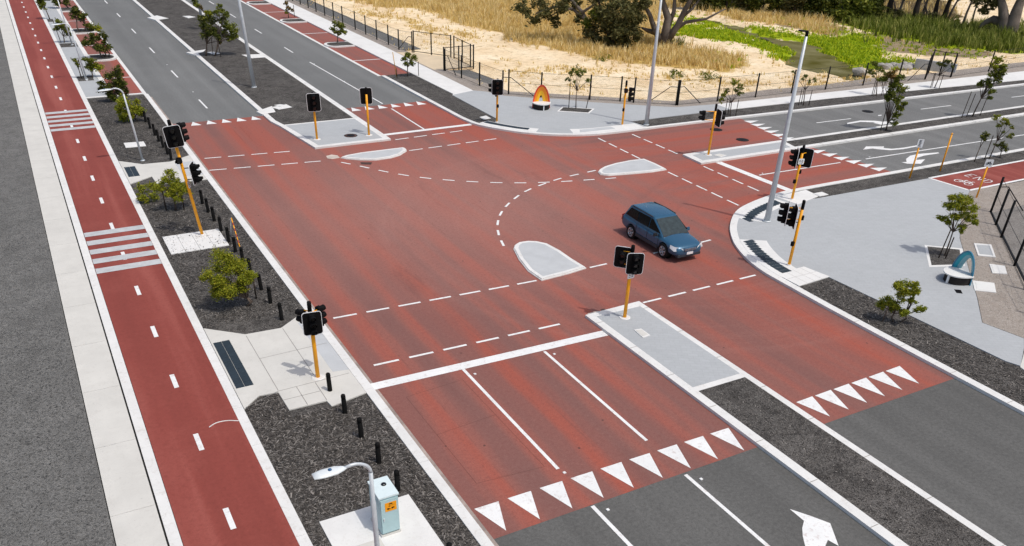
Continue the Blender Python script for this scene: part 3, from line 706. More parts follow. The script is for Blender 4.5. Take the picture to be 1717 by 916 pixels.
def signal(loc, hgt, label, heads, extras=(), tilt=(0, 0), base=.24, hs=1.):
    t = thing('traffic_signal', label, 'traffic light', loc, 0, 'traffic signal poles around the junction')
    if tilt != (0, 0): t.rotation_euler = (tilt[0], tilt[1], 0)
    r = .074
    obj('pole', MB().tube([(0, 0, 0), (0, 0, hgt-.42)], [r, r*.95], 12), 'yellow', t)
    obj('cap', MB().lathe([(.075, hgt-.44), (.078, hgt-.1), (.07, hgt-.02), (.03, hgt)], 12), 'black', t)
    obj('base_plate', MB().lathe([(base, -.02), (base, .012), (base*.85, .02)], 16) if base > .2 else MB().lathe([(.11, -.02), (.11, .03), (.08, .05)], 12), 'ramp', t)
    for hd in heads:
        ang, z, off, lat, board, k = hd     # facing angle (world), centre height, distance from pole, sideways, board?, number of lanterns
        rz = ang+PI/2; c = Vector((math.cos(ang)*off-math.sin(ang)*lat, math.sin(ang)*off+math.cos(ang)*lat, z))
        for dz in (-.3, .3): obj('bracket', MB().tube([(0, 0, z+dz*.9), tuple(c+Vector((0, 0, dz*.9)))], .025, 6), 'yellow' if not board or abs(lat) > .1 else 'black', t)
        if board:
            b = link('backing_board', ME['board'], t, c, rz); b.scale = (hs, 1, hs); link('rim', ME['rim'], b)
        zs = [(k-1)/2-i for i in range(k)]
        for i, q in enumerate(zs):
            la = link('lantern', ME['lantern'], t, c+Vector((0, 0, q*.315*hs)), rz); la.scale = (hs, hs, hs)
            link('visor', ME['visor'], la); link('lens', ME['lens%d' % (i if k == 3 else i*2)], la)
    for e in extras:
        if e[0] == 'button':
            a = e[2]; obj('push_button', plate(MB(), .13, .22, .03, -.16, -.04, e[1]), 'black', t, (0, 0, 0), a+PI/2)
        if e[0] == 'sign':
            s = obj('sign_plate', plate(MB(), .34, .32, .04, -.085, -.075, e[1]), 'whitep', t, (0, 0, 0), e[2]+PI/2)
            g = MB()
            for (x0, z0, x1, z1) in ((-.10, .06, -.02, .08), (.02, .06, .10, .08), (-.10, -.02, .1, 0), (-.1, -.1, -.03, -.08), (.0, -.1, .1, -.08), (-.1, -.02, -.08, .08), (.08, -.1, .1, .06)):
                g.box(((x0+x1)/2, -.0865, e[1]+(z0+z1)/2), (x1-x0, .002, z1-z0))
            obj('sign_lettering', g, 'black', s)
    return t
S, N_a, E_a, W_a = -PI/2, PI/2, 0., PI
vd = lambda x, y: math.atan2(y, x)
signal((6.5, 25.35, .13), 3.02, 'nearest traffic signal, white edged board above the concrete crossing apron', [(vd(-.1, -1), 2.28, .22, 0, True, 3), (vd(1, .45), 2.30, .30, .0, False, 3), (vd(-.6, .8), 2.36, .24, 0, False, 2)], hs=.82)
signal((19.44, 24.46, .13), 3.2, 'traffic signal on the near grey median with two boards facing us', [(vd(-.42, -.9), 2.5, .24, 0.1, True, 3), (vd(-.72, -.69), 2.62, .0, -.36, True, 2)], [('sign', 1.95, vd(0, -1))], hs=.85)
signal((5.66, 41.0, .125), 5.55, 'extra tall leaning yellow signal pole with two heads by the left bed', [(vd(-.05, -1), 4.85, .22, 0, True, 3), (vd(1, .1), 4.9, .3, 0, False, 3), (vd(.9, -.42), 3.05, .42, 0, True, 3), (vd(-.4, -.9), 3.75, .1, 0, False, 1)], [('sign', 2.55, vd(.9, -.4))], (0, rad(-5.2)), .1, hs=.92)
signal((16.06, 55.24, .13), 3.0, 'traffic signal on far median with its board facing us', [(vd(-.15, -1), 2.4, .2, 0, True, 3)], hs=1.08)
signal((19.61, 54.88, .13), 3.1, 'traffic signal on far median seen from behind its board', [(vd(.25, .97), 2.5, .22, 0, True, 3)])
signal((29.43, 54.64, .13), 3.0, 'traffic signal at the far plaza beside the orange sculpture seat', [(vd(-.45, -.9), 2.45, .2, 0, True, 3), (vd(-1, .5), 2.35, .25, 0, False, 2)], [('button', 1.15, vd(0, -1)), ('button', 1.9, vd(-1, 0))], base=.1)
signal((37.67, 50.39, .13), 3.1, 'slim traffic signal on far plaza near the straight lamp post', [(vd(.9, -.3), 2.15, .25, 0, False, 3), (vd(-.5, -.8), 2.45, .12, 0, False, 1)], [('button', 1.1, vd(-.8, -.6))], base=.1)
signal((38.62, 41.8, .13), 3.25, 'traffic signal on the side road median strip', [(vd(.95, -.3), 2.35, .3, 0, True, 3), (vd(-.75, .4), 2.5, .62, 0, False, 2)])
signal((37.23, 32.72, .13), 3.1, 'traffic signal at the right plaza corner next to side road stop line', [(vd(-.75, .65), 2.35, .25, 0, True, 3), (vd(.75, .45), 2.35, .3, -.15, True, 3)], [('button', 1.05, vd(-1, .2)), ('sign', 2.2, vd(-.4, -.9)), ('button', 1.6, vd(.8, -.4))], base=.1)
signal((29.95, 25.59, .13), 3.2, 'traffic signal on the right plaza below the tall lamp post', [(vd(-.8, .6), 2.4, .25, 0, True, 3), (vd(-.7, .72), 2.55, .62, .2, True, 3)], [('button', 1.1, vd(-1, 0)), ('button', 2.35, vd(.9, -.4))], base=.1)

# ------------------------------------------------------------------ lamp posts
def tall_lamp(loc, h, label, tilt=0.):
    t = thing('lamp_post', label, 'lamp post', loc, 0, 'tall pale lamp posts')
    if tilt: t.rotation_euler = (0, tilt, 0)
    obj('pole', MB().tube([(0, 0, 0), (0, 0, h*.5), (0, 0, h-.25)], [.16, .12, .07], 14), 'galv', t)
    obj('base_flange', MB().lathe([(.22, 0), (.22, .03), (.17, .06)], 14), 'galv', t)
    hd = MB(); hd.lathe([(.075, h-.28), (.08, h-.12), (.05, h-.03)], 12); obj('spigot', hd, 'black', t)
    a = MB(); 
    for sy in (-1, 1): a.prism([(x*.55*sy if False else x, y_) for x, y_ in [(-.07, -.05), (.07, -.05), (.1, .25), (.06, .42), (-.06, .42), (-.1, .25)]], h-.10, h-.04); break
    obj('lamp_head', a, 'post', t, (0, 0, 0), vd(-.55, .84)-PI/2)
tall_lamp((33.26, 30.6, .13), 9.45, 'tall pale lamp post on right plaza corner with its shadow across the red road')
tall_lamp((39.47, 49.84, .1), 9.45, 'tall pale lamp post at the far plaza edge in front of the sand')
tall_lamp((16.13, 71.92, .13), 9.45, 'tall pale lamp post nearest on the far mulch median', rad(-2.0))
tall_lamp((18.5, 103., .13), 9.45, 'tall pale lamp post further back on far mulch median behind trees', rad(-1.5))
def path_lamp(loc, label, tilt=0., h=4.25, proto=[]):
    if proto:
        c = copy_tree(proto[0], loc, 0, label); c.rotation_euler = (0, tilt, 0); return c
    t = thing('path_lamp', label, 'lamp post', loc, 0, 'curved arm lamps along the cycle path'); t.rotation_euler = (0, tilt, 0); proto.append(t)
    obj('pole', MB().tube([(0, 0, 0), (0, 0, 3.0), (0, 0, 3.02), (0, 0, h-.35)], [.065, .062, .05, .048], 12), 'galv', t)
    obj('base_flange', MB().lathe([(.14, 0), (.14, .02), (.08, .05)], 12), 'galv', t)
    pts = [(-.42*(1-math.cos(a)), 0, h-.36+.36*math.sin(a)) for a in [PI/2*k/7 for k in range(8)]]+[(-.62, 0, h-.03)]
    obj('arm', MB().tube(pts, [.045]*4+[.04]*5, 10), 'galv', t)
    hd = MB(); st = [(-.55, .04, .03), (-.66, .1, .05), (-.8, .155, .065), (-1.08, .165, .06), (-1.17, .15, .05), (-1.32, .12, .03)]; vs = []; n = 12
    for x, wy, hz in st:
        for k in range(n): a = 2*PI*k/n; vs.append((x, wy*math.cos(a), h-.03+hz*math.sin(a)*(1 if math.sin(a) > 0 else .5)))
    hd.add(vs, [(i*n+k, (i+1)*n+k, (i+1)*n+(k+1) % n, i*n+(k+1) % n) for i in range(len(st)-1) for k in range(n)]+[list(range(n)), list(reversed(range((len(st)-1)*n, len(st)*n)))], True)
    e = obj('lamp_head', hd, 'lampbody', t)
    obj('sensor', MB().lathe([(.045, h+.02), (.045, h+.05), (.03, h+.062)], 10, (-.93, .0, 0)), 'bluecell', e)
path_lamp((4.62, 14.35, .125), 'nearest curved arm lamp beside the pale green cabinet')
path_lamp((4.97, 54.86, .09), 'curved arm lamp in mulch bed above the far crossing apron', rad(-3.5))
path_lamp((4.33, 79.54, .12), 'curved arm lamp on pale paving beside the nearer red parking bays', rad(-4))
path_lamp((4.72, 95.91, .12), 'farthest curved arm lamp at the top left edge', rad(-4))

# ------------------------------------------------------------------ cabinet
t = thing('service_cabinet', 'pale green roadside cabinet with orange notice on concrete pad', 'cabinet', (5.69, 16.72, .124))
bw, bd, bh = .56, .84, 1.30
obj('body', MB().box((0, 0, .09+bh/2-.03), (bw-.03, bd-.03, bh-.06)), 'cabinet', t)
obj('lid', MB().box((0, 0, bh+.06), (bw+.02, bd+.02, .05)), 'cabtop', t)
obj('plinth', MB().box((0, 0, .035), (bw+.02, bd+.02, .07)), 'concrete', t)
obj('lid_fitting', MB().lathe([(.075, bh+.084), (.075, bh+.105), (.05, bh+.125), (.02, bh+.128)], 14, (.06, .1, 0)), 'glassd', t)
d = obj('door', MB().box((0, -bd/2-.003, .09+bh/2-.04), (bw-.06, .028, bh-.14)), 'cabinet', t)
obj('handle', MB().box((-.19, -bd/2-.03, .62), (.03, .03, .09)), 'galv', d)
s = obj('warning_notice', MB().box((.03, -bd/2-.019, 1.02), (.33, .006, .30)), 'orange', t)
g = MB()
for (x, z, a, b) in ((.03, 1.12, .10, .03), (.0, 1.05, .04, .015), (.07, 1.06, .03, .012), (.12, 1.07, .02, .012), (-.05, .96, .05, .05), (.0, .955, .03, .03), (.07, .965, .045, .05), (.115, .97, .03, .04), (-.02, 1.045, .02, .02)): g.box((x, -bd/2-.0235, z), (a, .004, b))
obj('lettering', g, 'black', s)

# ------------------------------------------------------------------ bollards
nears = 0
bme = MB().lathe([(.08, -.05), (.088, .0), (.083, .02), (.08, .58), (.075, .585), (.075, .61), (.080, .615), (.08, .72), (.06, .755), (.0, .765)], 14).mesh('bollard', 'blackrub')
ordn = ['first', 'second', 'third', 'fourth', 'fifth', 'sixth', 'seventh', 'eighth', 'ninth', 'tenth', 'eleventh', 'twelfth', 'thirteenth', 'fourteenth', 'fifteenth', 'sixteenth']
def bollard(x, y, label):
    o = link('bollard', bme, None, (x, y, .085)); o.rotation_euler = (random.uniform(-.02, .02), random.uniform(-.03, .01), random.random()*6)
    tag(o, label, 'bollard', 'black bollards in a row along the left kerb')
bollard(6.62, 14.55, 'black bollard at the bottom edge on the cabinet pad corner'); bollard(6.6, 16.35, 'black bollard just beside the cabinet, half hidden') if False else None
for i, y in enumerate((18.06, 19.61, 21.15, 22.74)): bollard(6.6, y, '%s black bollard from the cabinet, standing in mulch below the apron' % ordn[i])
bollard(6.6, 24.30, 'black bollard on the concrete apron beside the nearest signal pole')
for i, y in enumerate((30.44, 32.11, 33.6, 35.4, 36.8, 38.22, 39.6, 41.19, 42.78, 44.19, 45.64)): bollard(6.62, y, '%s black bollard from the near apron in the bed up to the far apron' % ordn[i])
for i, y in enumerate((54.42, 55.65, 57.2, 58.8, 60.33, 62.2, 64.09, 65.6)): bollard(6.56, y, '%s black bollard counting away from the far apron behind the tall signal' % ordn[i])

# ------------------------------------------------------------------ small street things
hb = G(387.5, 396, .09); yb_ = G(402, 414, .09); tp = UPR(hb, 387, 365)-Vector((hb[0], hb[1], .085))
t = thing('hoop_rail', 'thin bent rail with a white leg and a yellow and red leg in the mulch', 'rail', (hb[0], hb[1], .085)); yv = Vector((yb_[0]-hb[0], yb_[1]-hb[1], 0))
obj('white_leg', MB().tube([(0, 0, 0), tuple(tp*.96), tuple(tp+yv*.05)], .024, 8), 'whitep', t)
obj('yellow_leg', MB().tube([tuple(tp+yv*.05), tuple(tp*.93+yv*.14), tuple(yv)], .026, 8), 'yellow', t)
b = MB(); p0 = tp*.93+yv*.14
for k in range(4): q = .1+.22*k; b.tube([tuple(p0.lerp(yv, q)), tuple(p0.lerp(yv, q+.1))], .03, 8)
obj('red_bands', b, plain('red_band', (.35, .05, .03), .6), t)
def guide_post(px, h, label, sign, tilt=(0, 0)):
    x, y = G(*px, .1); t = thing('sign_post', label, 'sign post', (x, y, .09), 0, 'yellow posts beside the right hand cycle path'); t.rotation_euler = (tilt[0], tilt[1], 0)
    obj('pole', MB().tube([(0, 0, 0), (0, 0, h-.02)], .05, 10), 'yellow', t)
    if sign:
        a = vd(-.66, -.75)+PI/2; s = obj('sign_plate', plate(MB(), sign[0], sign[1], .03, -.065, -.052, h-.02+sign[1]/2-.1), 'whitep', t, (0, 0, 0), a)
        gl = MB(); zc = h-.02+sign[1]/2-.1
        if sign[2] == 'bike':
            for ln in bike:
                for p, q in zip(ln, ln[1:]): gl.tube([(p[0]*.2-.15, -.067, zc-.1+p[1]*.2), (q[0]*.2-.15, -.067, zc-.1+q[1]*.2)], .012, 5)
        else:
            for ln in ([(0, 0), (0, 1)], [(0, 0), (.6, 0)], [(0, .5), (.5, .5)], [(0, 1), (.6, 1)]):
                for p, q in zip(ln, ln[1:]): gl.tube([(p[0]*.2-.06, -.067, zc-.16+p[1]*.14), (q[0]*.2-.06, -.067, zc-.16+q[1]*.14)], .014, 5); gl.tube([(p[0]*.2-.06, -.067, zc+.04+p[1]*.14), (q[0]*.2-.06, -.067, zc+.04+q[1]*.14)], .014, 5)
        obj('sign_symbol', gl, 'black', s)
    else: obj('cap', MB().lathe([(.052, h-.03), (.055, h+.05), (.02, h+.07)], 10), 'yellow', t)
guide_post((1525, 299), 2.05, 'yellow post with small white lettered sign by the plaza edge', (.34, .5, 'E'))
guide_post((1576, 287), 2.35, 'plain yellow post without a sign in the kerbside strip', None)
guide_post((1637, 332), 2.0, 'yellow post with white bicycle sign beside the cycle path end', (.42, .42, 'bike'))
def lid(px, label, mat='ramp', frame=True, group=None):
    q = [Vector(G(u, v, .13)) for u, v in px]; c = sum(q, Vector((0, 0)))/4
    t = thing('pit_cover', label, 'pit cover', (c.x, c.y, .122), 0, group)
    obj('frame', MB().prism([p-c for p in q], 0, .035), 'ramp', t); obj('lid', MB().prism([(p-c)*.76 for p in q], 0, .043), mat, t)
sx = .2293
L_ = lambda pts: [(1520+a*sx, 290+b*sx) for a, b in pts]
lid(L_([(492, 517), (618, 527), (652, 620), (522, 607)]), 'largest white framed pit cover on gravel, with bluish centre', 'paver')
lid(L_([(603, 668), (718, 683), (735, 742), (628, 735)]), 'small white pit cover closest to the right hand fence')
lid(L_([(480, 790), (640, 808), (655, 878), (497, 862)]), 'white pit cover on gravel nearest to the blue seat')
lid([(207.5, 240.5), (241, 238), (245.2, 245.4), (211.2, 248.5)], 'white pit cover in left mulch bed behind curved lamp', 'ramp')
lid([(1364, 325), (1378, 322.5), (1389, 327), (1374, 330)], 'square white pit cover in the mulch strip beside side road')
lid([(804, 197), (815, 194.5), (823, 199), (811, 201)], 'small white pit cover at the tip of the far mulch strip')
lid([(1063, 554), (1075, 552), (1090, 563), (1078, 567)], 'beige pit cover on the near grey median paving', 'concrete')
lid([(1196, 261), (1206, 258.5), (1218, 261), (1208, 264)], 'small beige pit cover on the side road median paving', 'concrete')
lid([(457, 178), (470, 174.5), (486, 177), (474, 181)], 'oval white pit cover on the far mulch median') if False else None
lid([(306, 27.5), (318, 27), (328, 29), (316, 31)], 'white pit cover at the top of the far median bed')
lid([(347, 88), (358, 87.5), (370, 90), (358, 92)], 'white pit cover under the tree on the far median')
lid([(460, 177), (470, 175.5), (484, 177.5), (472, 180)], 'white pit cover near the front end of the far median bed')
def manhole(px, label, z, mat='glassd'):
    x, y = G(*px, z); t = thing('manhole_cover', label, 'manhole cover', (x, y, z), 0)
    obj('cover', MB().lathe([(.40, 0), (.40, .006), (.3, .007), (.28, .004)], 20), mat, t); obj('frame', MB().lathe([(.46, -.004), (.46, .004), (.41, .005)], 20), 'post', t)
M['rust'] = mottled('rusty_iron', (.10, .05, .04), .3, 5., 30.); M['iron'] = mottled('dark_iron', (.03, .024, .022), .3, 5., 30.)
manhole((588, 227.5), 'rusty round manhole cover on far median paving', .13, 'rust')
manhole((1201, 217.5), 'dark manhole cover on red side road, behind the signal', .012, 'iron'); manhole((1245, 234.5), 'dark manhole cover on red side road, nearer the median', .012, 'iron')
manhole((1455, 187), 'manhole cover on the grey side road asphalt', .012, 'iron')
t = tag(obj('floor_drain', MB().prism([G(1600, 485.5, .13), G(1611, 486.5, .13), G(1614, 492.5, .13), G(1604, 491.5, .13)], 0, .137), 'glassd'), 'dark square drain set in paving beside the blue seat', 'drain')

# ------------------------------------------------------------------ sculpture seats
def sculpture_seat(loc, rz, label, cols, s=1., tall=1.62):
    t = thing('sculpture_seat', label, 'bench', loc, rz)
    # egg-shaped shell, open to -Y: nested bands stepping backwards
    def egg(wd, z0, z1, n=28, pw=.85):
        pts = []
        for k in range(n+1):
            q = k/n; a = -PI*.5+2*PI*q if False else PI*q
            x = -math.cos(a)*wd/2*(1-.12*math.sin(a)); z = z0+(z1-z0)*max(0., math.sin(a))**pw
            pts.append((x, z))
        return pts
    lay = [(1.42*s, tall, -.06), (1.2*s, tall-.13, .0), (.84*s, tall-.44, .10), (.46*s, tall-.80, .2)] if s > .95 else [(1.42*s, tall, -.04), (1.3*s, tall-.07, .0), (1.08*s, tall-.2, .10), (.86*s, tall-.36, .2)]
    for i in range(3):
        a, b = egg(lay[i][0], .0, lay[i][1], 28, (.8, .85, 1.05)[i]), egg(lay[i+1][0], .0, lay[i+1][1], 28, (.85, 1.05, 1.5)[i]); n = len(a)
        y0, y1 = lay[i][2], lay[i+1][2]
        fr = [(x, y0, z) for x, z in a]+[(x, y1, z) for x, z in b]; bk = [(x*1.0, y0+.07, z) for x, z in a]+[(x, y1+.07, z) for x, z in b]
        mb = MB().add(fr+bk, [(k+1, k, n+k, n+k+1) for k in range(n-1)]+[(2*n+k, 2*n+k+1, 3*n+k+1, 3*n+k) for k in range(n-1)]+[(k, k+1, 2*n+k+1, 2*n+k) for k in range(n-1)]+[(n+k+1, n+k, 3*n+k, 3*n+k+1) for k in range(n-1)], False)
        obj(('outer_shell', 'middle_shell', 'inner_shell')[i], mb, cols[i], t)
    seat = [(-.72*s, .0)]+[(.74*s*math.sin(a)*-1, -.95*s*math.cos(a)**.9 if math.cos(a) > 0 else 0) for a in [PI/2-PI*k/18 for k in range(19)]]+[(.72*s, .0), (.4*s, .18), (-.4*s, .18)]
    seat = [(-.74*s, .02)]+[(-.74*s*math.cos(PI*k/18), -.02-.98*s*math.sin(PI*k/18)) for k in range(1, 18)]+[(.74*s, .02), (.4*s, .2), (-.4*s, .2)]
    obj('seat', MB().prism(seat, .40, .45), 'ramp', t)
    obj('base_drum', MB().prism([(x*.86, y*.86) for x, y in seat], .0, .385), 'iron' if 'iron' in M else 'black', t)
    obj('leg', MB().box((.05, -.90*s, .2), (.07, .1, .42)), 'whitep', t)
M['c_red'] = plain('red_paint', (.72, .04, .01), .4); M['c_or'] = plain('orange_paint', (.85, .27, .0), .4); M['c_ye'] = plain('yellow_paint_bright', (.9, .52, .01), .4)
M['c_b1'] = plain('blue_paint', (.02, .16, .27), .4); M['c_b2'] = plain('teal_paint', (.01, .31, .40), .4); M['c_b3'] = plain('pale_blue_paint', (.20, .42, .48), .4)
sculpture_seat((*G(907, 181, .13), .127), vd(-.35, -.94)+PI/2, 'orange and red arched sculpture seat on the far plaza', ('c_red', 'c_or', 'c_ye'), 1., 1.7)
sculpture_seat((*G(1608, 470, .13), .127), vd(-.97, .12)+PI/2, 'blue and teal arched sculpture seat on the right plaza', ('c_b1', 'c_b2', 'c_b3'), .92, 1.45)

# ------------------------------------------------------------------ car
def apply_mods(o):
    dg = bpy.context.evaluated_depsgraph_get(); dg.update()
    me = bpy.data.meshes.new_from_object(o.evaluated_get(dg)); o.modifiers.clear(); o.data = me
def carpaint():
    t = NT('blue_car_paint'); t.done((.032, .115, .205), .25, .4, .3); t.b.inputs['Coat Weight'].default_value = .5; t.b.inputs['Coat Roughness'].default_value = .06; return t.m
M['carpaint'] = carpaint(); M['tyre'] = plain('tyre_rubber', (.012, .012, .012), .85, .2); M['rim'] = plain('alloy_rim', (.55, .57, .58), .3, .5, .8)
M['carglass'] = plain('car_glass', (.004, .005, .006), .08, .18, 0, 0); M['trim'] = plain('dark_trim', (.018, .019, .022), .5, .4)
M['wsglass'] = plain('windscreen_glass', (.03, .045, .048), .06, .6, 0, .3); M['headlamp'] = plain('clear_headlamp', (.75, .78, .8), .1, .6, .1); M['tail'] = plain('tail_lamp', (.3, .01, .01), .2, .6)
M['lowtrim'] = plain('lower_grey_trim', (.035, .045, .055), .6, .3)
car = thing('parked_car' if False else 'car', 'dark blue station wagon driving through the red junction', 'car', (25.96, 30.55, .004), -PI/2-.02)
AX = 1.357; RW = .355
def body():
    mb = MB(); st = [(-2.40, .55, .92, .70), (-2.34, .42, 1.0, .84), (-2.1, .34, 1.0, .895), (-1.36, .30, 1.0, .91), (-.4, .28, .975, .91), (.4, .28, .96, .91), (1.0, .28, .95, .905), (1.36, .30, .925, .90), (1.8, .30, .88, .885), (2.12, .30, .82, .84), (2.28, .33, .74, .72), (2.34, .40, .63, .56)]
    vs = []; n = 0
    for x, zb, zt, wd in st:
        cr = .05 if x > .9 else .02
        half = [(0, zb), (wd*.8, zb), (wd*.985, zb+.1), (wd, (zb+zt)/2-.02), (wd*.975, zt-.12), (wd*.9, zt-.015), (wd*.55, zt+cr*.8), (0, zt+cr)]
        ring = half+[(-a, b) for a, b in reversed(half[1:-1])]; n = len(ring); vs += [(x, a, b) for a, b in ring]
    m_ = len(st)
    fs = [(i*n+k, (i+1)*n+k, (i+1)*n+(k+1) % n, i*n+(k+1) % n) for i in range(m_-1) for k in range(n)]
    fs += [list(range(n)), list(reversed(range((m_-1)*n, m_*n)))]
    mb.add(vs, fs, True); o = obj('body', mb, 'carpaint', car)
    s = o.modifiers.new('s', 'SUBSURF'); s.levels = s.render_levels = 2
    cut = MB()
    for sx_ in (-AX, AX):
        for sy in (-1, 1): cut.tube([(sx_, sy*.62, RW), (sx_, sy*1.1, RW)], .425, 28)
    c = obj('cutter', cut, None, car); b = o.modifiers.new('b', 'BOOLEAN'); b.object = c; b.operation = 'DIFFERENCE'; b.solver = 'EXACT'
    apply_mods(o); bpy.data.objects.remove(c, do_unlink=True)
    bm = bmesh.new(); bm.from_mesh(o.data); bmesh.ops.recalc_face_normals(bm, faces=bm.faces); bm.to_mesh(o.data); bm.free()
    for p in o.data.polygons: p.use_smooth = True
    return o
cb = body()
# greenhouse
ROOF = 1.63; BZ = .955
gv = [(-2.30, -.80, BZ-.02), (1.24, -.82, BZ-.05), (1.24, .82, BZ-.05), (-2.30, .80, BZ-.02), (-1.90, -.65, ROOF-.045), (.14, -.67, ROOF-.03), (.14, .67, ROOF-.03), (-1.90, .65, ROOF-.045), (-.8, -.86, BZ-.02), (-.8, .86, BZ-.02), (-.8, -.69, ROOF+.012), (-.8, .69, ROOF+.012)]
gh = MB().add(gv, [(0, 8, 10, 4), (8, 1, 5, 10), (1, 2, 6, 5), (9, 3, 7, 11), (2, 9, 11, 6), (3, 0, 4, 7), (4, 10, 11, 7), (10, 5, 6, 11)])
gho = obj('cabin', gh, 'carpaint', car); bv = gho.modifiers.new('b', 'BEVEL'); bv.width = .10; bv.segments = 5; bv.limit_method = 'ANGLE'; bv.angle_limit = rad(25); apply_mods(gho)
for p in gho.data.polygons: p.use_smooth = True
def sidept(x, tt, sy, off=.022):
    """point on the cabin side: tt 0 at the belt, 1 at the roof"""
    # bilinear between belt and roof lines
    def yb(x): return .80+(.06*(1-abs(x+.8)/1.5)) if x < -.8 else .82+.04*(1.24-x)/2.04
    def yr(x): return .65+.04*(x+1.9)/1.1 if x < -.8 else .67+.02*(.14-x)/.94
    y = yb(x)*(1-tt)+yr(x)*tt+off; z = (BZ-.02)*(1-tt)+(ROOF-.01)*tt
    return (x, sy*y, z+off*.3)
for sy in (-1, 1):
    for nm, pl in (('side_window', [(-2.06, .2), (-.98, .16), (-1.0, .82), (-1.74, .80)]), ('side_window', [(-.94, .16), (-.06, .15), (-.08, .83), (-.96, .83)]), ('side_window', [(.0, .15), (.94, .16), (.86, .24), (.13, .82), (-.02, .83)])):
        vs = [sidept(x, tt, sy) for x, tt in pl]; n = len(vs); vs += [(x, y-sy*.016, z) for x, y, z in vs]
        f = list(range(n)); f = f if sy < 0 else f[::-1]
        obj(nm, MB().add(vs, [f]+[(i, (i+1) % n, (i+1) % n+n, i+n) for i in range(n)]), 'carglass', car)
    # roof gutter strip, handles, mirror
    g = MB(); g.tube([sidept(-1.72, .95, sy, .0), sidept(-.8, .97, sy, .004), sidept(.05, .95, sy, .0)], .028, 6); obj('roof_rail', g, 'trim', car)
    for hx in (-.72, .22): obj('door_handle', MB().box((hx, sy*.905, .80), (.17, .03, .035)), 'carpaint', car)
    mr = MB(); mr.box((.78, sy*1.0, .99), (.10, .2, .15), 0, .8); mr.tube([(.82, sy*.84, .96), (.80, sy*.95, .96)], .03, 6); obj('wing_mirror', mr, 'carpaint' if sy > 0 else 'trim', car)
    obj('sill_trim', MB().box((0, sy*.898, .40), (1.85, .05, .16)), 'lowtrim', car)
    for dx in (-.93, -.01, .92): obj('door_gap', MB().box((dx, sy*.9065, .72), (.014, .012, .5)), 'trim', car)
    tl = MB().add([(-2.38, sy*.60, .98), (-2.36, sy*.80, .95), (-2.22, sy*.86, .93), (-2.22, sy*.88, .72), (-2.37, sy*.82, .70), (-2.42, sy*.62, .72)], [(0, 1, 4, 5), (1, 2, 3, 4)]); obj('tail_lamp', tl, 'tail', car)
    hl = [(2.315, sy*.42, .715), (2.31, sy*.40, .58), (2.17, sy*.865, .60), (1.88, sy*.905, .68), (1.86, sy*.875, .835), (2.1, sy*.80, .80)]
    hc = MB(); vs = [(x+.015, y+sy*.012, z+.012) for x, y, z in hl]
    hc.add(vs, [(0, 1, 2, 5), (5, 2, 3, 4)] if sy > 0 else [(5, 2, 1, 0), (4, 3, 2, 5)], True); obj('headlight', hc, 'headlamp', car)
    obj('fog_light', MB().lathe([(.05, -.01), (.05, .01)], 10).xform(Matrix.Translation((2.29, sy*.56, .43)) @ Matrix.Rotation(PI/2, 4, 'Y')), 'headlamp', car)
    for sx_ in (-AX, AX):
        wh = thing('wheel', '', '', (sx_, sy*.80, RW)); del wh['label']; del wh['category']; wh.parent = car
        rotm = Matrix.Rotation(PI/2, 4, 'X')
        obj('tyre', MB().lathe([(.22, -.1), (.335, -.11), (RW, -.08), (RW, .08), (.335, .11), (.235, .10), (.22, .06)], 28).xform(rotm), 'tyre', wh)
        rm = MB().lathe([(.05, .075), (.06, .09), (.0, .092)], 12).lathe([(.235, .03), (.235, .105), (.215, .105), (.205, .04)], 24)
        for k in range(6):
            a = 2*PI*k/6; rm.tube([(.03*math.cos(a), .03*math.sin(a), .08), (.215*math.cos(a), .215*math.sin(a), .09)], [.028, .034], 6)
        rm.xform(Matrix.Rotation(PI/2*(1 if sy < 0 else -1), 4, 'X')); obj('rim', rm, 'rim', wh)
        obj('wheel_well', MB().tube([(sx_, sy*.60, RW), (sx_, sy*.72, RW)], .42, 24), 'black', car)
# windscreen, rear window, grille, plate, bumpers
def quadpanel(nm, q, mat, th=.008):
    q = [Vector(p) for p in q]; nrm = (q[1]-q[0]).cross(q[3]-q[0]).normalized()
    vs = [p+nrm*.02 for p in q]+[p-nrm*th for p in q]; n = 4
    obj(nm, MB().add(vs, [(0, 1, 2, 3), (7, 6, 5, 4)]+[(i+4, (i+1) % 4+4, (i+1) % 4, i) for i in range(4)]), mat, car)
quadpanel('windscreen', [(1.105, -.745, .975), (1.105, .745, .975), (.25, .635, 1.53), (.25, -.635, 1.53)], 'wsglass')
quadpanel('windscreen_edge', [(1.16, -.77, .94), (1.16, .77, .94), (1.107, .745, .97), (1.107, -.745, .97)], 'trim')
quadpanel('rear_window', [(-2.235, .66, 1.02), (-2.235, -.66, 1.02), (-1.97, -.58, 1.48), (-1.97, .58, 1.48)], 'carglass')
obj('grille', MB().add([(2.30, -.40, .735), (2.30, .40, .735), (2.335, .36, .585), (2.335, -.36, .585), (2.2, -.4, .735), (2.2, .4, .735), (2.2, .36, .585), (2.2, -.36, .585)], [(0, 1, 2, 3)[::-1], (0, 4, 5, 1)[::-1], (3, 2, 6, 7)[::-1], (0, 3, 7, 4)[::-1], (1, 5, 6, 2)[::-1]]), 'trim', car)
gb = MB()
for k in range(3): gb.box((2.335+.012*k, 0, .70-.04*k), (.02, .74-.02*k, .012))
obj('grille_bar', gb, 'rim', car)
obj('number_plate', MB().box((2.345, .0, .47), (.02, .37, .12)), 'whitep', car)
obj('lower_bumper', MB().box((2.20, 0, .36), (.22, 1.36, .13)), 'lowtrim', car)
wl = MB()
for y0_ in (-.35, .2): wl.tube([(1.13, y0_, .985), (.93, y0_+.45, 1.09)], .010, 5)
obj('wiper', wl, 'trim', car)

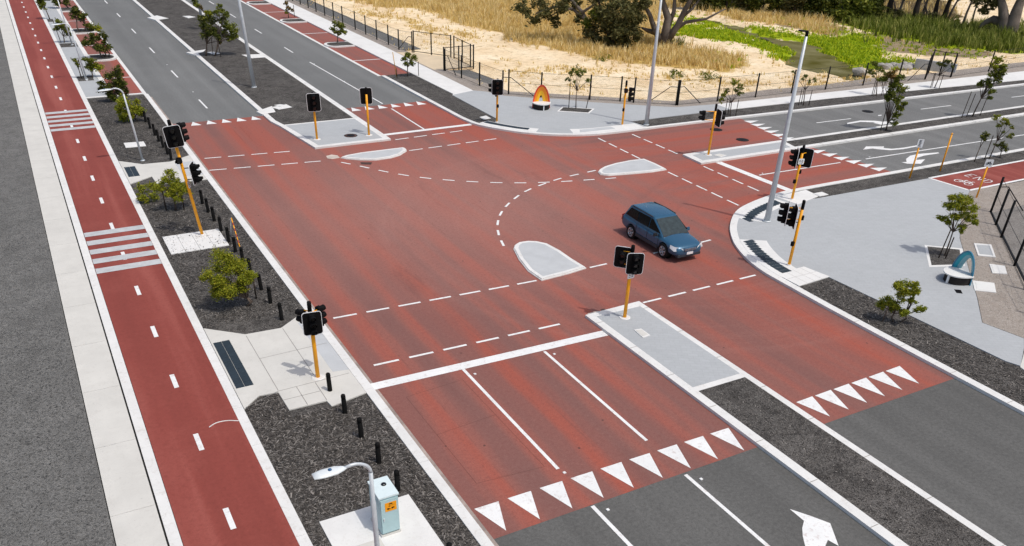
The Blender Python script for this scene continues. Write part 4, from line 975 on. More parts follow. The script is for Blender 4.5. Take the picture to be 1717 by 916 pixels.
# ------------------------------------------------------------------ fences
def fence(label, pts, h=1.95, braces=(), name='chain_fence', rail=False, posts=None):
    """posts at pts, chain-link between them, with braces given as (post index, foot point)"""
    c = pts[0]; t = thing(name, label, 'fence', (c[0], c[1], .08))
    P_ = [Vector((p[0]-c[0], p[1]-c[1], 0)) for p in pts]
    pole = MB().tube([(0, 0, -.1), (0, 0, h-.02), (0, 0, h)], [.065, .065, .03], 8).mesh('post', 'post')
    for p in P_: link('post', pole, t, p)
    ms = MB(); wrs = {}
    for a, b in zip(P_, P_[1:]):
        if a == b: continue
        for z in ((h-.1, .08, h*.5) if not rail else (h-.08, .10)): wrs.setdefault(z, MB()).tube([a+Vector((0, 0, z)), b+Vector((0, 0, z))], .012 if not rail else .03, 5, False)
        ms.add([a+Vector((0, 0, .08)), b+Vector((0, 0, .08)), b+Vector((0, 0, h-.1)), a+Vector((0, 0, h-.1))], [(0, 1, 2, 3)])
    for wr in wrs.values(): obj('rail' if rail else 'wire', wr, 'post', t)
    obj('mesh', ms, 'mesh', t)
    for i, foot in braces:
        a = P_[i]; f = Vector((foot[0]-c[0], foot[1]-c[1], 0)); k = a.lerp(f, .25)
        obj('brace', MB().tube([a+Vector((0, 0, h*.72)), k+Vector((0, 0, h*.72)), f], .03, 6), 'post', t)
    return t
ys = [83.6, 86.4, 89.7, 93.0, 96.3, 100.5, 103.7, 107, 110.4, 113.6, 117, 120.4, 124, 127.5]
fence('long chain fence along the gravel beside the far footpath, running away', [(33.65, y) for y in reversed(ys)]+[(34.45, 82.05)], 1.9, [(14, (33.9, 84.2))])
fence('gate recess fence panel nearest to the sand slope', [(34.55, 81.9), (35.7, 80.2), (36.95, 78.35)], 2.0, (), 'fence_panel', True)
t = fence('black steel gate set back from the footpath, turned side on', [(37.05, 77.85), (36.85, 75.6), (36.67, 73.5)], 2.0, (), 'steel_gate', True); t['category'] = 'gate'
fence('short fence return with rails closing the gate recess', [(36.76, 73.05), (35.2, 72.95), (33.62, 72.8)], 2.0, (), 'fence_panel', True)
fence('chain fence from the gate recess down to the plaza corner', [(33.62, 72.55), (33.7, 69.3), (33.8, 66.0), (34.1, 62.4)], 1.9, [(0, (33.7, 70.4)), (3, (36.2, 60.6))])
fence('chain fence behind the far plaza and the orange seat', [(34.6, 62.3), (36.6, 60.4), (39.9, 58.15), (41.95, 56.75), (42.75, 56.0), (45.5, 53.95)], 1.95, [(5, (43.6, 55.4)), (5, (47.9, 53.75))])
fence('chain fence along the side road footpath below the creek', [(45.62, 53.9), (49.67, 53.75), (53.83, 53.7), (58.0, 53.7), (62.09, 53.65), (66.89, 53.65), (71.63, 53.7), (74.97, 53.3)], 1.95, [(7, (72.8, 53.5))])
t = fence('black gate of tall posts on the right above the footpath', [(75.1, 53.35), (77.9, 55.2), (77.95, 54.0), (78.45, 53.1)], 2.2, (), 'steel_gate', True); t['category'] = 'gate'
fence('chain fence at the top right beyond the footpath gate', [(78.6, 53.15), (85, 53.6), (92.1, 54.0), (99, 54.), (106, 53.8), (114, 53.5)], 2.0)
fence('leaning dark chain fence at the right edge beside pit covers', [(46.42, 26.32), (44.7, 24.82), (43.23, 23.48), (40.25, 20.72), (38.07, 18.71), (36, 16.6)], 2.05, [(0, (48.4, 25.6))])
struct('fence_edging', MB().prism(band([(46.5, 26.4), (36, 16.5)], .05, -.05), 0, .16), 'post')
struct('ground_beyond_fence', MB().prism([(46.4, 26.2), (36, 16.4), (40, 12), (90, 14), (90, 27)], -.1, .128), mulch_mat('dusty_gravel', (.14, .13, .12), (.25, .235, .22), (.40, .38, .36), 5.))

# ------------------------------------------------------------------ natural ground beyond the fences
DRY = [(560, -60), (590, 0), (660, 12), (720, 22), (790, 42), (850, 58), (880, 72), (950, 87), (1000, 101), (1080, 106), (1130, 112), (1200, 120), (1252, 114), (1244, 96), (1180, 88), (1120, 74), (1100, 40), (1120, 10), (1180, 15), (1260, 18), (1330, 30), (1400, 48), (1400, 58), (1330, 47), (1250, 35), (1180, 22), (1150, -60)]
WEED = [[(860, 112), (1000, 116), (1150, 128), (1290, 137), (1290, 143), (1150, 136), (1000, 124), (860, 119)], [(600, 14), (690, 28), (740, 48), (805, 62), (800, 70), (730, 56), (670, 36), (600, 22)], [(1330, 140), (1420, 133), (1500, 124), (1500, 132), (1330, 148)]]
GREEN = [[(1122, 22), (1160, 30), (1200, 36), (1262, 46), (1330, 60), (1350, 62), (1440, 58), (1485, 74), (1475, 90), (1535, 104), (1545, 112), (1450, 114), (1420, 106), (1392, 96), (1350, 70), (1330, 66), (1262, 54), (1240, 47), (1180, 42)],
         [(1120, 40), (1180, 46), (1230, 50), (1262, 64), (1300, 76), (1334, 86), (1330, 98), (1290, 86), (1250, 70), (1170, 60), (1130, 52)]]
WATER = [(1178, 33), (1236, 42), (1262, 54), (1310, 63), (1348, 70), (1392, 97), (1420, 108), (1437, 114), (1428, 131), (1390, 124), (1352, 114), (1322, 101), (1338, 86), (1300, 74), (1262, 58), (1220, 46), (1178, 37)]
MUD = [[(1440, 55), (1500, 60), (1580, 74), (1665, 88), (1640, 98), (1560, 92), (1480, 80)], [(1300, 30), (1400, 46), (1440, 60), (1390, 60), (1310, 46)], [(1180, 85), (1250, 98), (1240, 118), (1170, 108)]]
REED = [(1400, 24), (1470, 32), (1560, 42), (1720, 48), (1720, 92), (1650, 84), (1560, 74), (1480, 58), (1400, 44)]
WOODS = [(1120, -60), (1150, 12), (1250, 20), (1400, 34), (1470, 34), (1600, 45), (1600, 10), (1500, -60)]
import mathutils.noise as mn
def nz(x, y, s, o=0.): return mn.noise(Vector((x*s+o, y*s-o, o*.7)))
def zones(x, y, extra=0.):
    u, v = PX(x, y); j = .05*math.dist((x, y), (0, 0))
    u += nz(x, y, .12, 4)*16+nz(x, y, .35, 3)*12+nz(x, y, 1.3, 5)*7+extra*random.gauss(0, 9); v += nz(x, y, .12, 6)*5+nz(x, y, .35, 11)*6+nz(x, y, 1.3, 8)*4+extra*random.gauss(0, 3.5)
    p = (u, v)
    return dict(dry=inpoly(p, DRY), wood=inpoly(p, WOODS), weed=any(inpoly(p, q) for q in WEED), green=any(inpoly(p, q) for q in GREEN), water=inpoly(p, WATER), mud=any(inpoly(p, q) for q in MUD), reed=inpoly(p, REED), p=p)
def beyond(x, y):
    if x < 34.0: return False
    if y > 62.6: return True
    if x > 45.8: return y > 54.3
    return y > 62.6-(x-34)*.72
GX0, GY0, CELL, NX, NY = 33.6, 53.6, .9, 250, 150
verts = []; cols = []
def hground(x, y, zn):
    edge = min(1., max(0., min(x-34.0, (y-54.0) if x > 45 else (y-62.6+(x-34)*.72))/3.))
    z = -.03+edge*(.22*nz(x, y, .07, 2)+.12*nz(x, y, .3, 7)+.05*nz(x, y, 1.1, 1))
    if zn['water']: z = -1.1
    elif zn['green']: z -= .15*edge
    return z
HG = {}
for j in range(NY):
    for i in range(NX):
        x, y = GX0+i*CELL, GY0+j*CELL
        zn = zones(x, y); verts.append((x, y, hground(x, y, zn)))
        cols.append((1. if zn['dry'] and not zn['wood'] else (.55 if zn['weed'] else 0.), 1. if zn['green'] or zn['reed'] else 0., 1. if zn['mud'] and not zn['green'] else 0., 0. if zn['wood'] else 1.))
# soften the zone edges
for _ in range(1):
    c2_ = list(cols)
    for j in range(1, NY-1):
        for i in range(1, NX-1):
            k = j*NX+i; nb = (k, k-1, k+1, k-NX, k+NX); c2_[k] = tuple(sum(cols[q][a] for q in nb)/5 for a in range(4))
    cols = c2_
zs = [v[2] for v in verts]
for j in range(1, NY-1):
    for i in range(1, NX-1):
        k = j*NX+i; v = verts[k]; verts[k] = (v[0], v[1], sum(zs[q] for q in (k, k-1, k+1, k-NX, k+NX))/5)
faces = []
for j in range(NY-1):
    for i in range(NX-1):
        x, y = GX0+(i+.5)*CELL, GY0+(j+.5)*CELL
        if beyond(x, y): k = j*NX+i; faces.append((k, k+1, k+NX+1, k+NX))
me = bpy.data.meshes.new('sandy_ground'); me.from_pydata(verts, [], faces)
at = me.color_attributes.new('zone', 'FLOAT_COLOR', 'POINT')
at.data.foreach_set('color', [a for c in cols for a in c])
me.polygons.foreach_set('use_smooth', [True]*len(faces))
t = NT('sandy_ground'); A = t.n('VertexColor', layer_name='zone'); s = t.n('SeparateColor'); t.l(A.outputs[0], s.inputs[0])
P_ = t.pos(); n1 = t.noise(P_, .25, 6, .6); n2 = t.noise(P_, 2.2, 5, .65); n3 = t.noise(P_, 7., 4, .7)
col = t.ramp(n1, [(.3, (.72, .54, .33)), (.5, (.84, .68, .46)), (.7, (.90, .78, .58))])
col = t.mix(t.ramp(n2, [(.50, 0.), (.70, .6)]), col, (.50, .37, .20)); col = t.mix(t.ramp(n3, [(.60, 0.), (.72, .5)]), col, (.25, .18, .10))
tuft = t.noise(P_, .9, 5, .7); col = t.mix(t.ramp(tuft, [(.55, 0.), (.64, .65)]), col, (.42, .30, .14))
def zmask(ch): return t.ramp(t.math('ADD', ch, t.math('MULTIPLY', t.math('SUBTRACT', n2, .5), .9)), [(.35, 0.), (.65, 1.)])
col = t.mix(zmask(s.outputs[2]), col, t.ramp(n2, [(.35, (.19, .15, .09)), (.65, (.36, .28, .18))]))
col = t.mix(zmask(s.outputs[0]), col, t.ramp(n2, [(.3, (.34, .22, .06)), (.7, (.58, .41, .14))]))
col = t.mix(zmask(s.outputs[1]), col, t.ramp(n2, [(.3, (.17, .27, .005)), (.7, (.42, .47, .015))]))
wood = t.math('SUBTRACT', 1., A.outputs['Alpha']); col = t.mix(zmask(wood), col, t.ramp(n2, [(.3, (.05, .036, .018)), (.7, (.15, .105, .05))]))  # woodland floor colour darkened to paint in the shade under the bank trees
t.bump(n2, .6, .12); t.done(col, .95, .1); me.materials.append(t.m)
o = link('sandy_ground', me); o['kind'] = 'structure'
struct('far_dry_ground', MB().sheet([(33.6, 187), (259, 187), (700, 54), (700, 900), (-400, 900), (34.0, 300), (33.95, 187)], -.05), mottled('far_dry_ground', (.36, .25, .11), .25, .1, 2.))
struct('far_plain', MB().sheet([(257, 53.5), (900, 40), (900, 300), (257, 187)], -.045), mottled('far_plain_sand', (.55, .40, .2), .2, .1, 2.))
t = NT('creek_water'); n1 = t.noise(t.pos(), .35, 4); wt = t.done(t.ramp(n1, [(.3, (.085, .078, .02)), (.7, (.21, .195, .10))]), .3, .0); t.bump(t.noise(t.pos(), 3., 3), .05, .02)
wp = [G(u, v) for u, v in WATER]; cxw = sum(p[0] for p in wp)/len(wp); cyw = sum(p[1] for p in wp)/len(wp)
obj_w = struct('creek_water', MB().sheet([(60, 54.6), (120, 54.6), (120, 130), (60, 130)], -.33), wt)

def height(x, y):
    i = int((x-GX0)/CELL); j = int((y-GY0)/CELL)
    return verts[j*NX+i][2] if 0 <= i < NX and 0 <= j < NY else -.05
def blades(test, n_try, mat, name, h0, h1, wd, lean, per, x0=34, x1=200, y0=54, y1=180):
    mb = MB(); vs, fs = mb.v, mb.f
    for _ in range(n_try):
        x, y = random.uniform(x0, x1), random.uniform(y0, y1)
        if not beyond(x, y): continue
        u, v = PX(x, y)
        if not (-60 < u < 1800 and -110 < v < 200): continue
        zn = zones(x, y, 1.); k = test(zn, x, y)
        if k <= 0 or random.random() > k: continue
        z = height(x, y); cl = .6+.8*max(0, nz(x, y, .45, 4)+.45)
        for _b in range(per):
            a = random.random()*2*PI; r = random.random()*.28; h = random.uniform(h0, h1)*cl; w_ = wd*random.uniform(.6, 1.3)
            bx, by = x+r*math.cos(a), y+r*math.sin(a); b = random.random()*2*PI; dx, dy = math.cos(b)*w_, math.sin(b)*w_
            ln = random.uniform(.1, 1.)*lean*h; la = 1.2+random.gauss(0, 1.1); lx, ly = ln*math.cos(la), ln*math.sin(la)
            o_ = len(vs); vs += [(bx-dx, by-dy, z-.03), (bx+dx, by+dy, z-.03), (bx+lx*.4+dx*.7, by+ly*.4+dy*.7, z+h*.6), (bx+lx*.4-dx*.7, by+ly*.4-dy*.7, z+h*.6), (bx+lx, by+ly, z+h)]
            fs += [(o_, o_+1, o_+2, o_+3), (o_+3, o_+2, o_+4)]
    mb.sm = [False]*len(fs); return struct(name, mb, mat, 'stuff')
blades(lambda z, x, y: (1. if z['dry'] else (.12 if z['wood'] else 0)) if not z['water'] else 0, 95000, 'dry', 'dry_grass', .35, 1.0, .035, .8, 7)
blades(lambda z, x, y: .75 if z['weed'] else (.07 if not (z['dry'] or z['green'] or z['water'] or z['reed']) and nz(x, y, .25, 9) > .1 else 0), 130000, 'dry', 'dry_weeds', .10, .34, .05, .9, 5)
blades(lambda z, x, y: 1. if z['green'] and not z['water'] else (.1 if z['mud'] else 0), 120000, 'creekgreen', 'creek_plants', .08, .36, .06, .9, 6, 60, 140, 54, 150)
blades(lambda z, x, y: 1. if z['reed'] else 0, 60000, 'reed', 'reeds', .5, 1.45, .06, .7, 5, 70, 190, 54, 150)

# mulch chips and stones lying loose (uncountable)
def chips(areas, n, mat, name, l0, l1, z):
    mb = MB(); vs, fs = mb.v, mb.f
    for poly, share in areas:
        xs = [p[0] for p in poly]; ys_ = [p[1] for p in poly]
        for _ in range(int(n*share)):
            x, y = random.uniform(min(xs), max(xs)), random.uniform(min(ys_), max(ys_))
            if not inpoly((x, y), poly): continue
            L = random.uniform(l0, l1); wd = L*random.uniform(.08, .28); a = random.random()*2*PI; tl = random.uniform(-.35, .35)
            dx, dy = math.cos(a)*L/2, math.sin(a)*L/2; px_, py_ = -math.sin(a)*wd/2, math.cos(a)*wd/2; dz = tl*L/2; zc = z+abs(dz)+.006
            o_ = len(vs); vs += [(x-dx-px_, y-dy-py_, zc-dz), (x+dx-px_, y+dy-py_, zc+dz), (x+dx+px_, y+dy+py_, zc+dz), (x-dx+px_, y-dy+py_, zc-dz)]
            fs.append((o_, o_+1, o_+2, o_+3))
    mb.sm = [False]*len(fs); return struct(name, mb, mat, 'stuff')
chips([(rect(3.7, 17.9, 7.65, 23.3), .2), (rect(6.9, 12, 7.65, 17.9), .05), (rect(3.68, 12, 4.0, 17.9), .03), ([(3.7, 23.3), (4.9, 23.3), (4.9, 24.9), (4.3, 25.), (3.7, 24.4)], .03), (rect(3.7, 31, 7.65, 49.3), .2), (rect(3.7, 55.5, 7.65, 72), .1), (rect(18.5, 4, 20.6, 18.4), .3), ([(28.5, 5), (30.8, 5), (30.8, 14), (30.75, 23.5), (28.5, 23.5)], .15), (rect(15, 60, 20.1, 90), .12)], 52000, 'chip', 'mulch_chips', .05, .17, .088)
chips([([(33.3, 16), (36.8, 20.4), (41, 24.2), (48, 29), (58, 29), (50, 26), (40, 20), (36, 16)], 1.)], 5000, 'chip', 'gravel_stones', .03, .09, .125)
M['stone'] = leafmat('verge_stone', (.05, .05, .05), (.14, .14, .135), (.34, .33, .31))
chips([(rect(-8, 17, -1.15, 34), .7), (rect(-6, 34, -1.15, 60), .3)], 34000, 'stone', 'verge_stones', .02, .08, .086)

# ------------------------------------------------------------------ trees
def leaves(mb, c, r, n, size, squash=.85, clumps=9):
    cs = []
    for _ in range(clumps):
        d = Vector((random.gauss(0, 1), random.gauss(0, 1), random.gauss(0, 1))).normalized()*random.uniform(.35, .85)*r; d.z *= squash; cs.append((c+d, r*random.uniform(.24, .46)))
    vs, fs = mb.v, mb.f
    for _ in range(n):
        q, s = random.choice(cs); p = q+Vector((random.gauss(0, s*.55), random.gauss(0, s*.55), random.gauss(0, s*.45)))
        a = Vector((random.gauss(0, 1), random.gauss(0, 1), random.gauss(0, .6))).normalized(); b = a.orthogonal().normalized(); b = (Matrix.Rotation(random.random()*2*PI, 3, a) @ b)
        L = size*random.uniform(.6, 1.4); w_ = L*random.uniform(.28, .45); o_ = len(vs)
        vs += [tuple(p-a*L*.5), tuple(p+b*w_*.5+a*L*.05), tuple(p+a*L*.5), tuple(p-b*w_*.5+a*L*.05)]; fs.append((o_, o_+1, o_+2, o_+3))
def tree(name, label, cat, base, blobs, leaf='leaf_green', trunk=.05, dens=1., size=.15, stakes=(), bark='bark', group=None, z0=.09, extra=None, fork=.35, multi=1, jit=.5):
    """base: (X,Y); blobs: (u,v,r) in survey pixels at the base's distance -> crown clumps with limbs leading to them"""
    b = Vector((base[0], base[1], 0)); k = depth(base)/F
    t = thing(name, label, cat, (base[0], base[1], z0), 0, group)
    o3 = Vector((base[0], base[1], z0)); view = Vector((base[0], base[1], 0)).normalized()
    cen = []
    for (u, v, r, *mt) in blobs:
        p = UPR(base, u, v)+view*random.uniform(-jit, jit)*r*k*1.2; cen.append((p-o3, r*k*1.04, mt[0] if mt else leaf))
    mats = {}
    for p, r, mt in cen:
        mb = mats.setdefault(mt, MB()); leaves(mb, p, r, int(dens*max(60, min(2200, 118*(r/size)**1.4*.75))), size*.98)
    for q, (mt, mb) in enumerate(mats.items()):
        mb.sm = [False]*len(mb.f); obj('crown' if q == 0 else 'foliage', mb, mt, t)
    tm = MB(); avg = sum((p for p, r, _ in cen), Vector())/len(cen); low = min(p.z-r*.5 for p, r, _ in cen)
    hz = max(.25, min(avg.z*fork*1.6, low if low > .3 else avg.z*fork))
    for mI in range(multi):
        off = Vector((random.uniform(-.25, .25), random.uniform(-.25, .25), 0)) if multi > 1 else Vector()
        fk = Vector((avg.x*.35, avg.y*.35, hz))+off*1.6
        tm.tube([off, off*1.2+fk*.5+Vector((random.uniform(-.03, .03), random.uniform(-.03, .03), 0)), fk], [trunk*1.25, trunk, trunk*.85], 8)
        for p, r, _ in cen[mI::multi]:
            mid = fk.lerp(p, .5)+Vector((random.uniform(-.1, .1), random.uniform(-.1, .1), random.uniform(0, .15)))*r
            tm.tube([fk, mid, p], [trunk*.8, trunk*.5, trunk*.2], 6)
            for _ in range(4):
                e = p+Vector((random.gauss(0, .5), random.gauss(0, .5), random.gauss(0.1, .4)))*r; tm.tube([mid.lerp(p, random.uniform(.3, 1)), e], [trunk*.3, trunk*.1], 5)
    obj('trunk', tm, bark, t)
    for s_ in stakes:
        sx_, sy_, h, mt, tl = s_; obj('stake', MB().tube([(sx_, sy_, -.02), (sx_+tl, sy_, h)], .03, 6), mt, t)
    return t
ST3 = [(-.45, .1, 1.3, 'stake', .0), (.4, -.2, 1.2, 'stake', .03), (.15, .4, 1.25, 'stake', -.03)]
yg = 'young street trees'
tree('young_tree', 'round olive green young tree in mulch between the two aprons', 'tree', (5.45, 32.3), [(372, 442, 24), (352, 462, 17), (394, 450, 22), (412, 470, 17), (378, 472, 22), (365, 488, 18), (400, 485, 14), (385, 498, 9, 'leaf_rust'), (420, 462, 10)], 'leaf_bright', .045, 2.3, .09, [(.75, .5, 1.0, 'stake', 0)], multi=2, group=yg)
tree('young_tree', 'pale lime young tree in front of the far apron', 'tree', (5.15, 45.2), [(282, 296, 14), (298, 310, 15), (268, 312, 12), (310, 318, 12), (283, 320, 13), (300, 328, 10)], 'leaf_bright', .05, 1.7, .11, ST3[:2], group=yg)
tree('shrub', 'low sparse lime shrub at the corner of the far apron', 'shrub', G(248, 340, .1), [(240, 318, 11), (255, 312, 10), (235, 330, 9), (258, 330, 10), (245, 335, 9)], 'leaf_bright', .02, .8, .12, bark='bark')
tree('street_tree', 'dark bushy tree at the end of the mulch bed by pale paving', 'tree', (5.15, 71.1), [(190, 128, 15), (206, 136, 13), (178, 142, 13), (200, 150, 13), (188, 162, 10), (208, 152, 9), (172, 150, 8), (196, 118, 9)], 'leaf_dark', .07, 1.6, .2, group=yg)
tree('street_tree', 'wide lime green shrub tree behind the curved lamp', 'tree', (6.1, 64.6), [(208, 172, 15), (224, 178, 14), (214, 190, 12), (232, 188, 9), (200, 182, 9), (206, 198, 8)], 'leaf_bright', .06, 1.5, .17, group=yg)
tree('street_tree', 'lighter two toned tree over the pale paving strip', 'tree', (4.85, 80.1), [(154, 108, 10), (163, 112, 10, 'leaf_bright'), (147, 102, 8), (150, 116, 7)], 'leaf_green', .05, 1.3, .2, group=yg)
tree('street_tree', 'small sparse sapling beside the second path lamp', 'tree', (4.0, 80.1), [(126, 103, 6), (130, 109, 4)], 'leaf_green', .04, .8, .2, [(.2, 0, 1.6, 'stake', -.1)], group=yg)
tree('street_tree', 'dark tree on the first kerb island between left bays', 'tree', (6.5, 89), [(188, 104, 9), (180, 101, 7)], 'leaf_dark', .05, 1.2, .2, group=yg)
tree('street_tree', 'spreading palm-like tree with three thin trunks at left bays', 'tree', (6.9, 88.6), [(150, 70, 9), (160, 64, 11), (170, 74, 11), (178, 80, 8), (143, 74, 6), (165, 82, 8), (172, 62, 8)], 'leaf_dark', .06, 1.3, .22, multi=3, group=yg)
tree('street_tree', 'small ball crowned tree by the second left kerb island', 'tree', (7.0, 103.9), [(150, 44, 9, 'leaf_green'), (161, 45, 9, 'leaf_bright'), (155, 50, 7)], 'leaf_green', .05, 1.2, .24, group=yg)
tree('street_tree', 'twin trunk dark tree leaning over the left red bays', 'tree', (6.3, 103.6), [(122, 26, 8), (132, 24, 9), (138, 32, 7), (127, 17, 8), (143, 26, 5)], 'leaf_dark', .06, 1.2, .24, multi=2, group=yg)
tree('street_tree', 'tree leaning over pale paving at the farther lamp', 'tree', (4.15, 97.5), [(98, 40, 9), (106, 46, 9), (112, 54, 7), (118, 58, 5), (94, 48, 5)], 'leaf_green', .05, 1.2, .23, [(-.3, 0, 2., 'stake', -.2)], group=yg)
tree('street_tree', 'clipped tree at the very top left edge of the paving', 'tree', (3.95, 113), [(66, 5, 8), (72, 11, 6), (64, -6, 8), (70, 0, 7)], 'leaf_green', .05, 1.3, .25, group=yg)
tree('street_tree', 'tree at the top edge over the farthest left bay', 'tree', (6.6, 121), [(92, 0, 9), (100, 6, 8), (112, 4, 7), (86, -8, 9), (105, -8, 9)], 'leaf_dark', .06, 1.2, .25, group=yg)
tree('median_tree', 'tall tree on the far median in front of the straight lamp', 'tree', (16.05, 86), [(376, 22, 9), (363, 20, 7), (372, 34, 7), (384, 44, 12), (393, 52, 9), (378, 58, 9), (388, 66, 7), (396, 62, 6), (369, 12, 6)], 'leaf_green', .07, 1.3, .2, group='trees on the far median')
tree('median_tree', 'bushy tree on far median left of the tall one', 'tree', (15.3, 86.3), [(343, 32, 9), (350, 25, 8, 'leaf_bright'), (341, 44, 8), (352, 50, 12), (346, 58, 10), (362, 56, 11), (335, 30, 5), (356, 36, 8), (368, 70, 5, 'leaf_rust')], 'leaf_dark', .07, 1.4, .2, [(.6, -.3, 1.6, 'stake', .1), (1.2, -.8, 1.6, 'stake', -.1)], group='trees on the far median')
tree('median_tree', 'slim tree with yellow tinged leaves at the top of far median', 'tree', (19.2, 101), [(326, 3, 6), (330, 9, 5), (322, -4, 6), (336, 12, 4, 'leaf_rust')], 'leaf_green', .06, 1.2, .22, group='trees on the far median')
tree('young_tree', 'yellowing sapling on the kerb island of the far right bays', 'tree', (29.15, 106.9), [(480, 6, 5), (483, 14, 5), (479, 20, 4, 'leaf_bright'), (490, 17, 3)], 'leaf_rust', .05, 1., .22, [(.8, .2, 1.3, 'stake', 0)], group='trees along the far right bays')
tree('young_tree', 'green young tree on the nearer kerb island at right bays', 'tree', (29.2, 89.4), [(565, 40, 8), (572, 48, 8), (559, 50, 6), (577, 53, 5), (567, 55, 6)], 'leaf_green', .05, 1.3, .18, group='trees along the far right bays')
tree('young_tree', 'young tree with yellow stake at the tip of far mulch strip', 'tree', (29.5, 71.6), [(684, 93, 7), (692, 98, 7), (678, 100, 6), (690, 107, 6), (681, 107, 5)], 'leaf_green', .045, 1.3, .15, [(-.9, .3, 2.0, 'yellowstake', -.25), (1.0, -.2, 1.2, 'stake', 0), (-1.1, -.3, .8, 'stake', 0)], group='trees along the far right bays')
tree('young_tree', 'thin sapling in the square pit on the far plaza', 'tree', (37.2, 56.0), [(966, 118, 8), (958, 123, 6), (977, 120, 6), (953, 134, 5), (986, 135, 5), (970, 126, 5), (964, 137, 3)], 'leaf_green', .035, .75, .16, [(-.55, .2, 1.9, 'stake', 0), (.75, -.3, 1.7, 'stake', .35)], group='saplings along the far side')
tree('young_tree', 'sparse sapling in mulch right of the far lamp post', 'tree', (47.4, 49.6), [(1232, 138, 7, 'leaf_bright'), (1242, 145, 6), (1240, 157, 6), (1213, 158, 6, 'leaf_bright'), (1210, 168, 6, 'leaf_bright'), (1219, 152, 5), (1236, 150, 5)], 'leaf_green', .035, .8, .16, ST3, group='saplings along the far side')
tree('young_tree', 'bare sapling hidden behind the tall corner lamp post', 'tree', (55.7, 50.0), [(1352, 128, 4), (1358, 136, 4), (1366, 134, 4), (1346, 132, 3), (1330, 120, 3)], 'leaf_green', .035, .7, .16, ST3, group='saplings along the far side')
tree('young_tree', 'sparse sapling in the mulch below the creek mouth', 'tree', (64.6, 50.15), [(1466, 108, 7), (1474, 116, 6), (1458, 120, 6), (1480, 118, 4), (1464, 124, 5)], 'leaf_green', .04, .8, .18, ST3, group='saplings along the far side')
tree('young_tree', 'small dark leaved sapling in front of the tall gate', 'tree', (72.5, 50.3), [(1585, 108, 7), (1592, 104, 6), (1575, 106, 5), (1598, 112, 4)], 'leaf_dark', .04, .9, .18, ST3, group='saplings along the far side')
tree('street_tree', 'rust topped leafy tree on the side road median', 'tree', (55.7, 41.55), [(1496, 124, 10, 'leaf_rust'), (1508, 130, 10), (1484, 128, 8), (1500, 142, 11), (1512, 152, 9), (1495, 156, 9), (1508, 166, 9), (1488, 164, 7), (1512, 180, 8), (1504, 192, 7), (1516, 176, 6), (1478, 132, 6), (1500, 205, 6)], 'leaf_green', .05, 1.4, .2, [(-.5, .1, 2., 'stake', 0), (-.2, -.1, 2.1, 'stake', .1)], group='trees on the side road median')
tree('street_tree', 'light green leaning tree on side road median further right', 'tree', (66., 41.7), [(1674, 100, 8, 'leaf_bright'), (1680, 110, 8), (1668, 110, 8, 'leaf_bright'), (1678, 122, 9), (1664, 126, 8), (1650, 140, 8), (1660, 140, 9), (1672, 136, 9), (1664, 154, 7), (1642, 142, 5), (1682, 120, 6), (1660, 165, 4)], 'leaf_green', .05, 1.3, .2, [(-1.2, .1, 2., 'stake', .2), (-.6, .1, 1.8, 'stake', .2), (.8, -.1, 2., 'stake', .25)], group='trees on the side road median')
tree('young_tree', 'tall thin sapling in kerbside strip at the right edge', 'tree', (56.2, 33.3), [(1672, 198, 7, 'leaf_bright'), (1684, 202, 7, 'leaf_bright'), (1690, 208, 5), (1676, 210, 5), (1697, 214, 4), (1694, 228, 6), (1682, 222, 3)], 'leaf_green', .035, .8, .15, [(-.35, .1, 1.6, 'stake', .05)], group='saplings in the kerbside strip')
tree('young_tree', 'short sapling left of the tall thin one at right edge', 'tree', (54.7, 33.35), [(1648, 228, 6), (1656, 226, 5), (1652, 234, 4)], 'leaf_dark', .03, .9, .15, group='saplings in the kerbside strip')
tree('young_tree', 'short drooping sapling right of the tall thin one', 'tree', (57.4, 33.3), [(1678, 242, 6), (1684, 246, 6), (1670, 244, 4), (1688, 252, 4)], 'leaf_dark', .03, .9, .15, group='saplings in the kerbside strip')
tree('young_tree', 'lime sapling in square pit behind the blue seat', 'tree', (38.15, 23.1), [(1606, 334, 13), (1620, 340, 12), (1592, 346, 10), (1612, 356, 12), (1600, 366, 9), (1580, 366, 8), (1626, 366, 9), (1632, 350, 8), (1612, 384, 8), (1636, 372, 6), (1588, 374, 6), (1598, 332, 7)], 'leaf_bright', .035, 1.9, .11, [(-.6, -.1, 1.5, 'stake', .2), (-.35, -.3, 1.1, 'stake', .1)], z0=.13, group='young plaza plants')
tree('shrub', 'knee high lime shrub in the mulch below the right plaza', 'shrub', (29.75, 19.1), [(1512, 476, 14), (1530, 480, 11), (1520, 494, 14), (1486, 506, 12), (1500, 512, 13), (1536, 488, 9), (1518, 524, 11), (1542, 522, 9), (1478, 512, 9), (1530, 508, 8)], 'leaf_bright', .04, 2.2, .09, [(-.5, .3, .8, 'bark', .1)], multi=2, group='young plaza plants')

